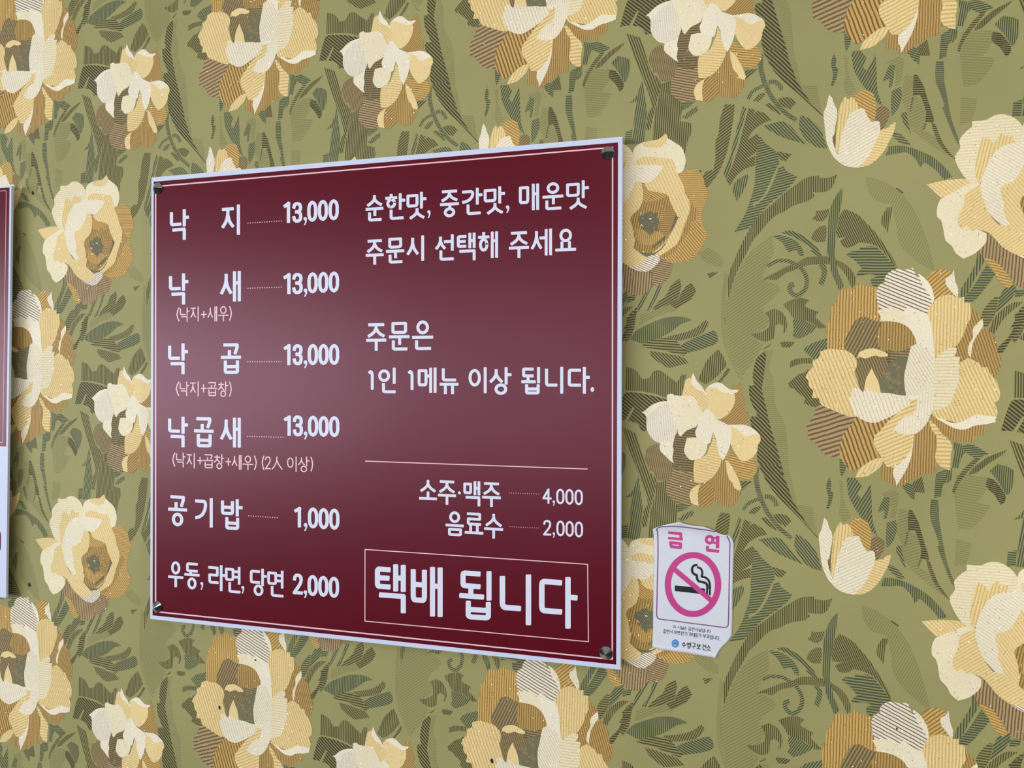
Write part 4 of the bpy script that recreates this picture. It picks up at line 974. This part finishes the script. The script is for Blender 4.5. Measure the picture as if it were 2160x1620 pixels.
NX, NY = 36, 56
tp, rt, bt, lf = resample(topE, NX), resample(rightE, NY), resample(botE, NX), resample(leftE, NY)
sv, sf = [], []
for j in range(NY):
    for i in range(NX):
        s_, t_ = i / (NX - 1), j / (NY - 1)
        c_ = (1-t_)*tp[i] + t_*bt[i] + (1-s_)*lf[j] + s_*rt[j] - ((1-s_)*(1-t_)*tp[0] + s_*(1-t_)*tp[-1] + (1-s_)*t_*bt[0] + s_*t_*bt[-1])
        w = unproj(c_[0], c_[1], ST); sv.append((w[0], -(ST + curl(*c_)), w[1]))
nb = NX * NY
sv += [(x, y + .00025, z) for x, y, z in sv[:nb]]
for j in range(NY - 1):
    for i in range(NX - 1):
        a_ = j * NX + i
        sf.append((a_, a_ + NX, a_ + NX + 1, a_ + 1)); sf.append((nb + a_, nb + a_ + 1, nb + a_ + NX + 1, nb + a_ + NX))
rim = [i for i in range(NX)] + [j * NX + NX - 1 for j in range(1, NY)] + [(NY - 1) * NX + i for i in range(NX - 2, -1, -1)] + [j * NX for j in range(NY - 2, 0, -1)]
for k in range(len(rim)):
    a_, c_ = rim[k], rim[(k + 1) % len(rim)]; sf.append((a_, c_, nb + c_, nb + a_))
w = unproj(1376, 1364, ST)
sticker = empty('no_smoking_sticker', (float(w[0]), -ST, float(w[1])), 'white no-smoking sticker with pink ring and peeling corners on wall beside price board', 'sticker')
paper = noisy(newmat('sticker_paper', (226, 230, 242), .38), 120, .02, .05)
o = meshobj('paper_sheet', sv, sf, paper, sticker, True)
o.matrix_parent_inverse = Matrix.Translation(sticker.location).inverted()
magenta = newmat('magenta_print', (206, 66, 146), .4)
plum = newmat('plum_print', (134, 88, 134), .4)
black = newmat('black_print', (28, 30, 36), .4)
grey = newmat('grey_print', (78, 84, 98), .45)
blue = newmat('blue_print', (76, 140, 214), .4)
blue2 = newmat('light_blue_print', (128, 186, 238), .4)
def SPn(r_=.0003): return Print(ST, r_, curl)
q = SPn()
q.stroke(cv(S1, [(612,428),(845,450),(845,555)]), 5.8); q.stroke(cv(S1, [(606,540),(860,563)]), 5.4)
q.stroke(cv(S1, [(630,632),(842,654),(838,738),(652,718)]), 6.1, closed=True)
q.obj('heading_letter', magenta, sticker)
q = SPn()
q.stroke(cv(S1, arc(1440, 572, 68, 70, 0, 360, 24)[:-1]), 6.2, closed=True)
q.stroke(cv(S1, [(1606,530),(1604,715)]), 7.2); q.stroke(cv(S1, [(1490,530),(1606,545)]), 4.4); q.stroke(cv(S1, [(1490,632),(1606,646)]), 4.4)
q.stroke(cv(S1, [(1396,732),(1400,788),(1610,812)]), 6.4)
q.obj('heading_letter', magenta, sticker)
q = SPn(.00045)
q.stroke(cv(S1, arc(1097, 1501, 520, 610, 0, 360, 64)[:-1]), 13.0, closed=True)
q.obj('prohibition_ring', magenta, sticker)
q = SPn(.00045); q.stroke(cv(S1, [(670 + 83 * k, 1150 + 70 * k) for k in range(11)]), 10.4, caps=False); q.obj('slash', magenta, sticker)
q = SPn(.0003)
q.poly(cv(S2, [(720,45),(1050,78),(1345,112),(1345,235),(1050,200),(722,162)]))
q.poly(cv(S2, [(1368,115),(1410,120),(1410,243),(1368,238)])); q.poly(cv(S2, [(1430,122),(1466,126),(1466,250),(1430,245)]))
q.stroke(cv(S1, [(1165,1098),(1115,1112),(1080,1165),(1085,1240),(1130,1290),(1175,1310),(1180,1370),(1215,1430),(1290,1450),(1360,1470),(1392,1520),(1396,1575)]), 5.0, smooth=4)
q.stroke(cv(S1, [(1200,1148),(1250,1165),(1285,1220),(1288,1290),(1275,1335),(1340,1350),(1405,1395),(1440,1470),(1449,1575)]), 4.4, smooth=4)
q.obj('cigarette_symbol', black, sticker)
q = SPn()
bl = cv(S1, [(1560,402),(1380,365),(1200,345),(1050,322),(900,305),(750,294),(600,290),(420,305),(350,350),(368,450),(372,900),(362,1300)]) + cv(S2, [(358,0),(350,400),(345,640),(360,700),(400,740),(700,780),(1000,822),(1300,860),(1600,900),(1750,915),(1805,895),(1828,840),(1838,500),(1846,0)]) + cv(S1, [(1852,1300),(1858,900),(1862,650),(1845,590),(1800,490)])
q.stroke(bl, 2.2, caps=False, smooth=3); q.obj('border_line', plum, sticker)
q = SPn(); q.stroke(cv(S2, arc(730, 1250, 62, 74, 0, 360, 32)[:-1]), 2.2, closed=True); q.obj('emblem_ring', blue, sticker)
q = SPn(); q.poly(cv(S2, arc(730, 1250, 50, 60, 0, 360, 24)[:-1])); q.obj('emblem_disc', blue2, sticker)
q = SPn(.00045); q.poly(cv(S2, [(690,1255),(700,1215),(722,1235),(738,1208),(758,1235),(775,1215),(778,1255),(758,1268),(735,1258),(712,1268)])); q.obj('emblem_wave', blue, sticker)
q = SPn()
q.text(S3, 11, [('이',530,115,610,215), ('시',655,135,740,228), ('설',748,148,835,245), ('은',842,158,922,255), ('금',962,160,1048,270), ('연',1060,172,1142,290), ('시',1160,190,1242,292), ('설',1252,202,1340,310), ('입',1350,212,1432,325), ('니',1437,228,1520,330), ('다',1530,240,1612,345)], .13)
q.obj('notice_text', grey, sticker)
q = SPn()
q.text(S3, 12, [('흡',255,222,335,345), ('연',345,238,430,355), ('시',445,252,525,350), ('1',560,272,585,365), ('0',597,272,648,370), ('만',655,275,742,382), ('원',750,288,847,408), ('의',860,308,940,412), ('과',980,322,1065,425), ('태',1072,332,1160,450), ('료',1167,345,1252,455), ('가',1265,358,1345,465), ('부',1390,372,1475,485), ('과',1482,385,1572,500), ('됩',1580,398,1667,525), ('니',1675,415,1757,525), ('다',1767,428,1850,548), ('.',1865,532,1882,552)], .13)
q.obj('notice_text', grey, sticker)
q = SPn()
q.text(S3, 19, [('수',785,588,900,745), ('영',925,602,1045,780), ('구',1070,618,1185,785), ('보',1205,650,1325,800), ('건',1362,665,1480,832), ('소',1490,682,1612,838)], .12)
q.obj('issuer_text', black, sticker)
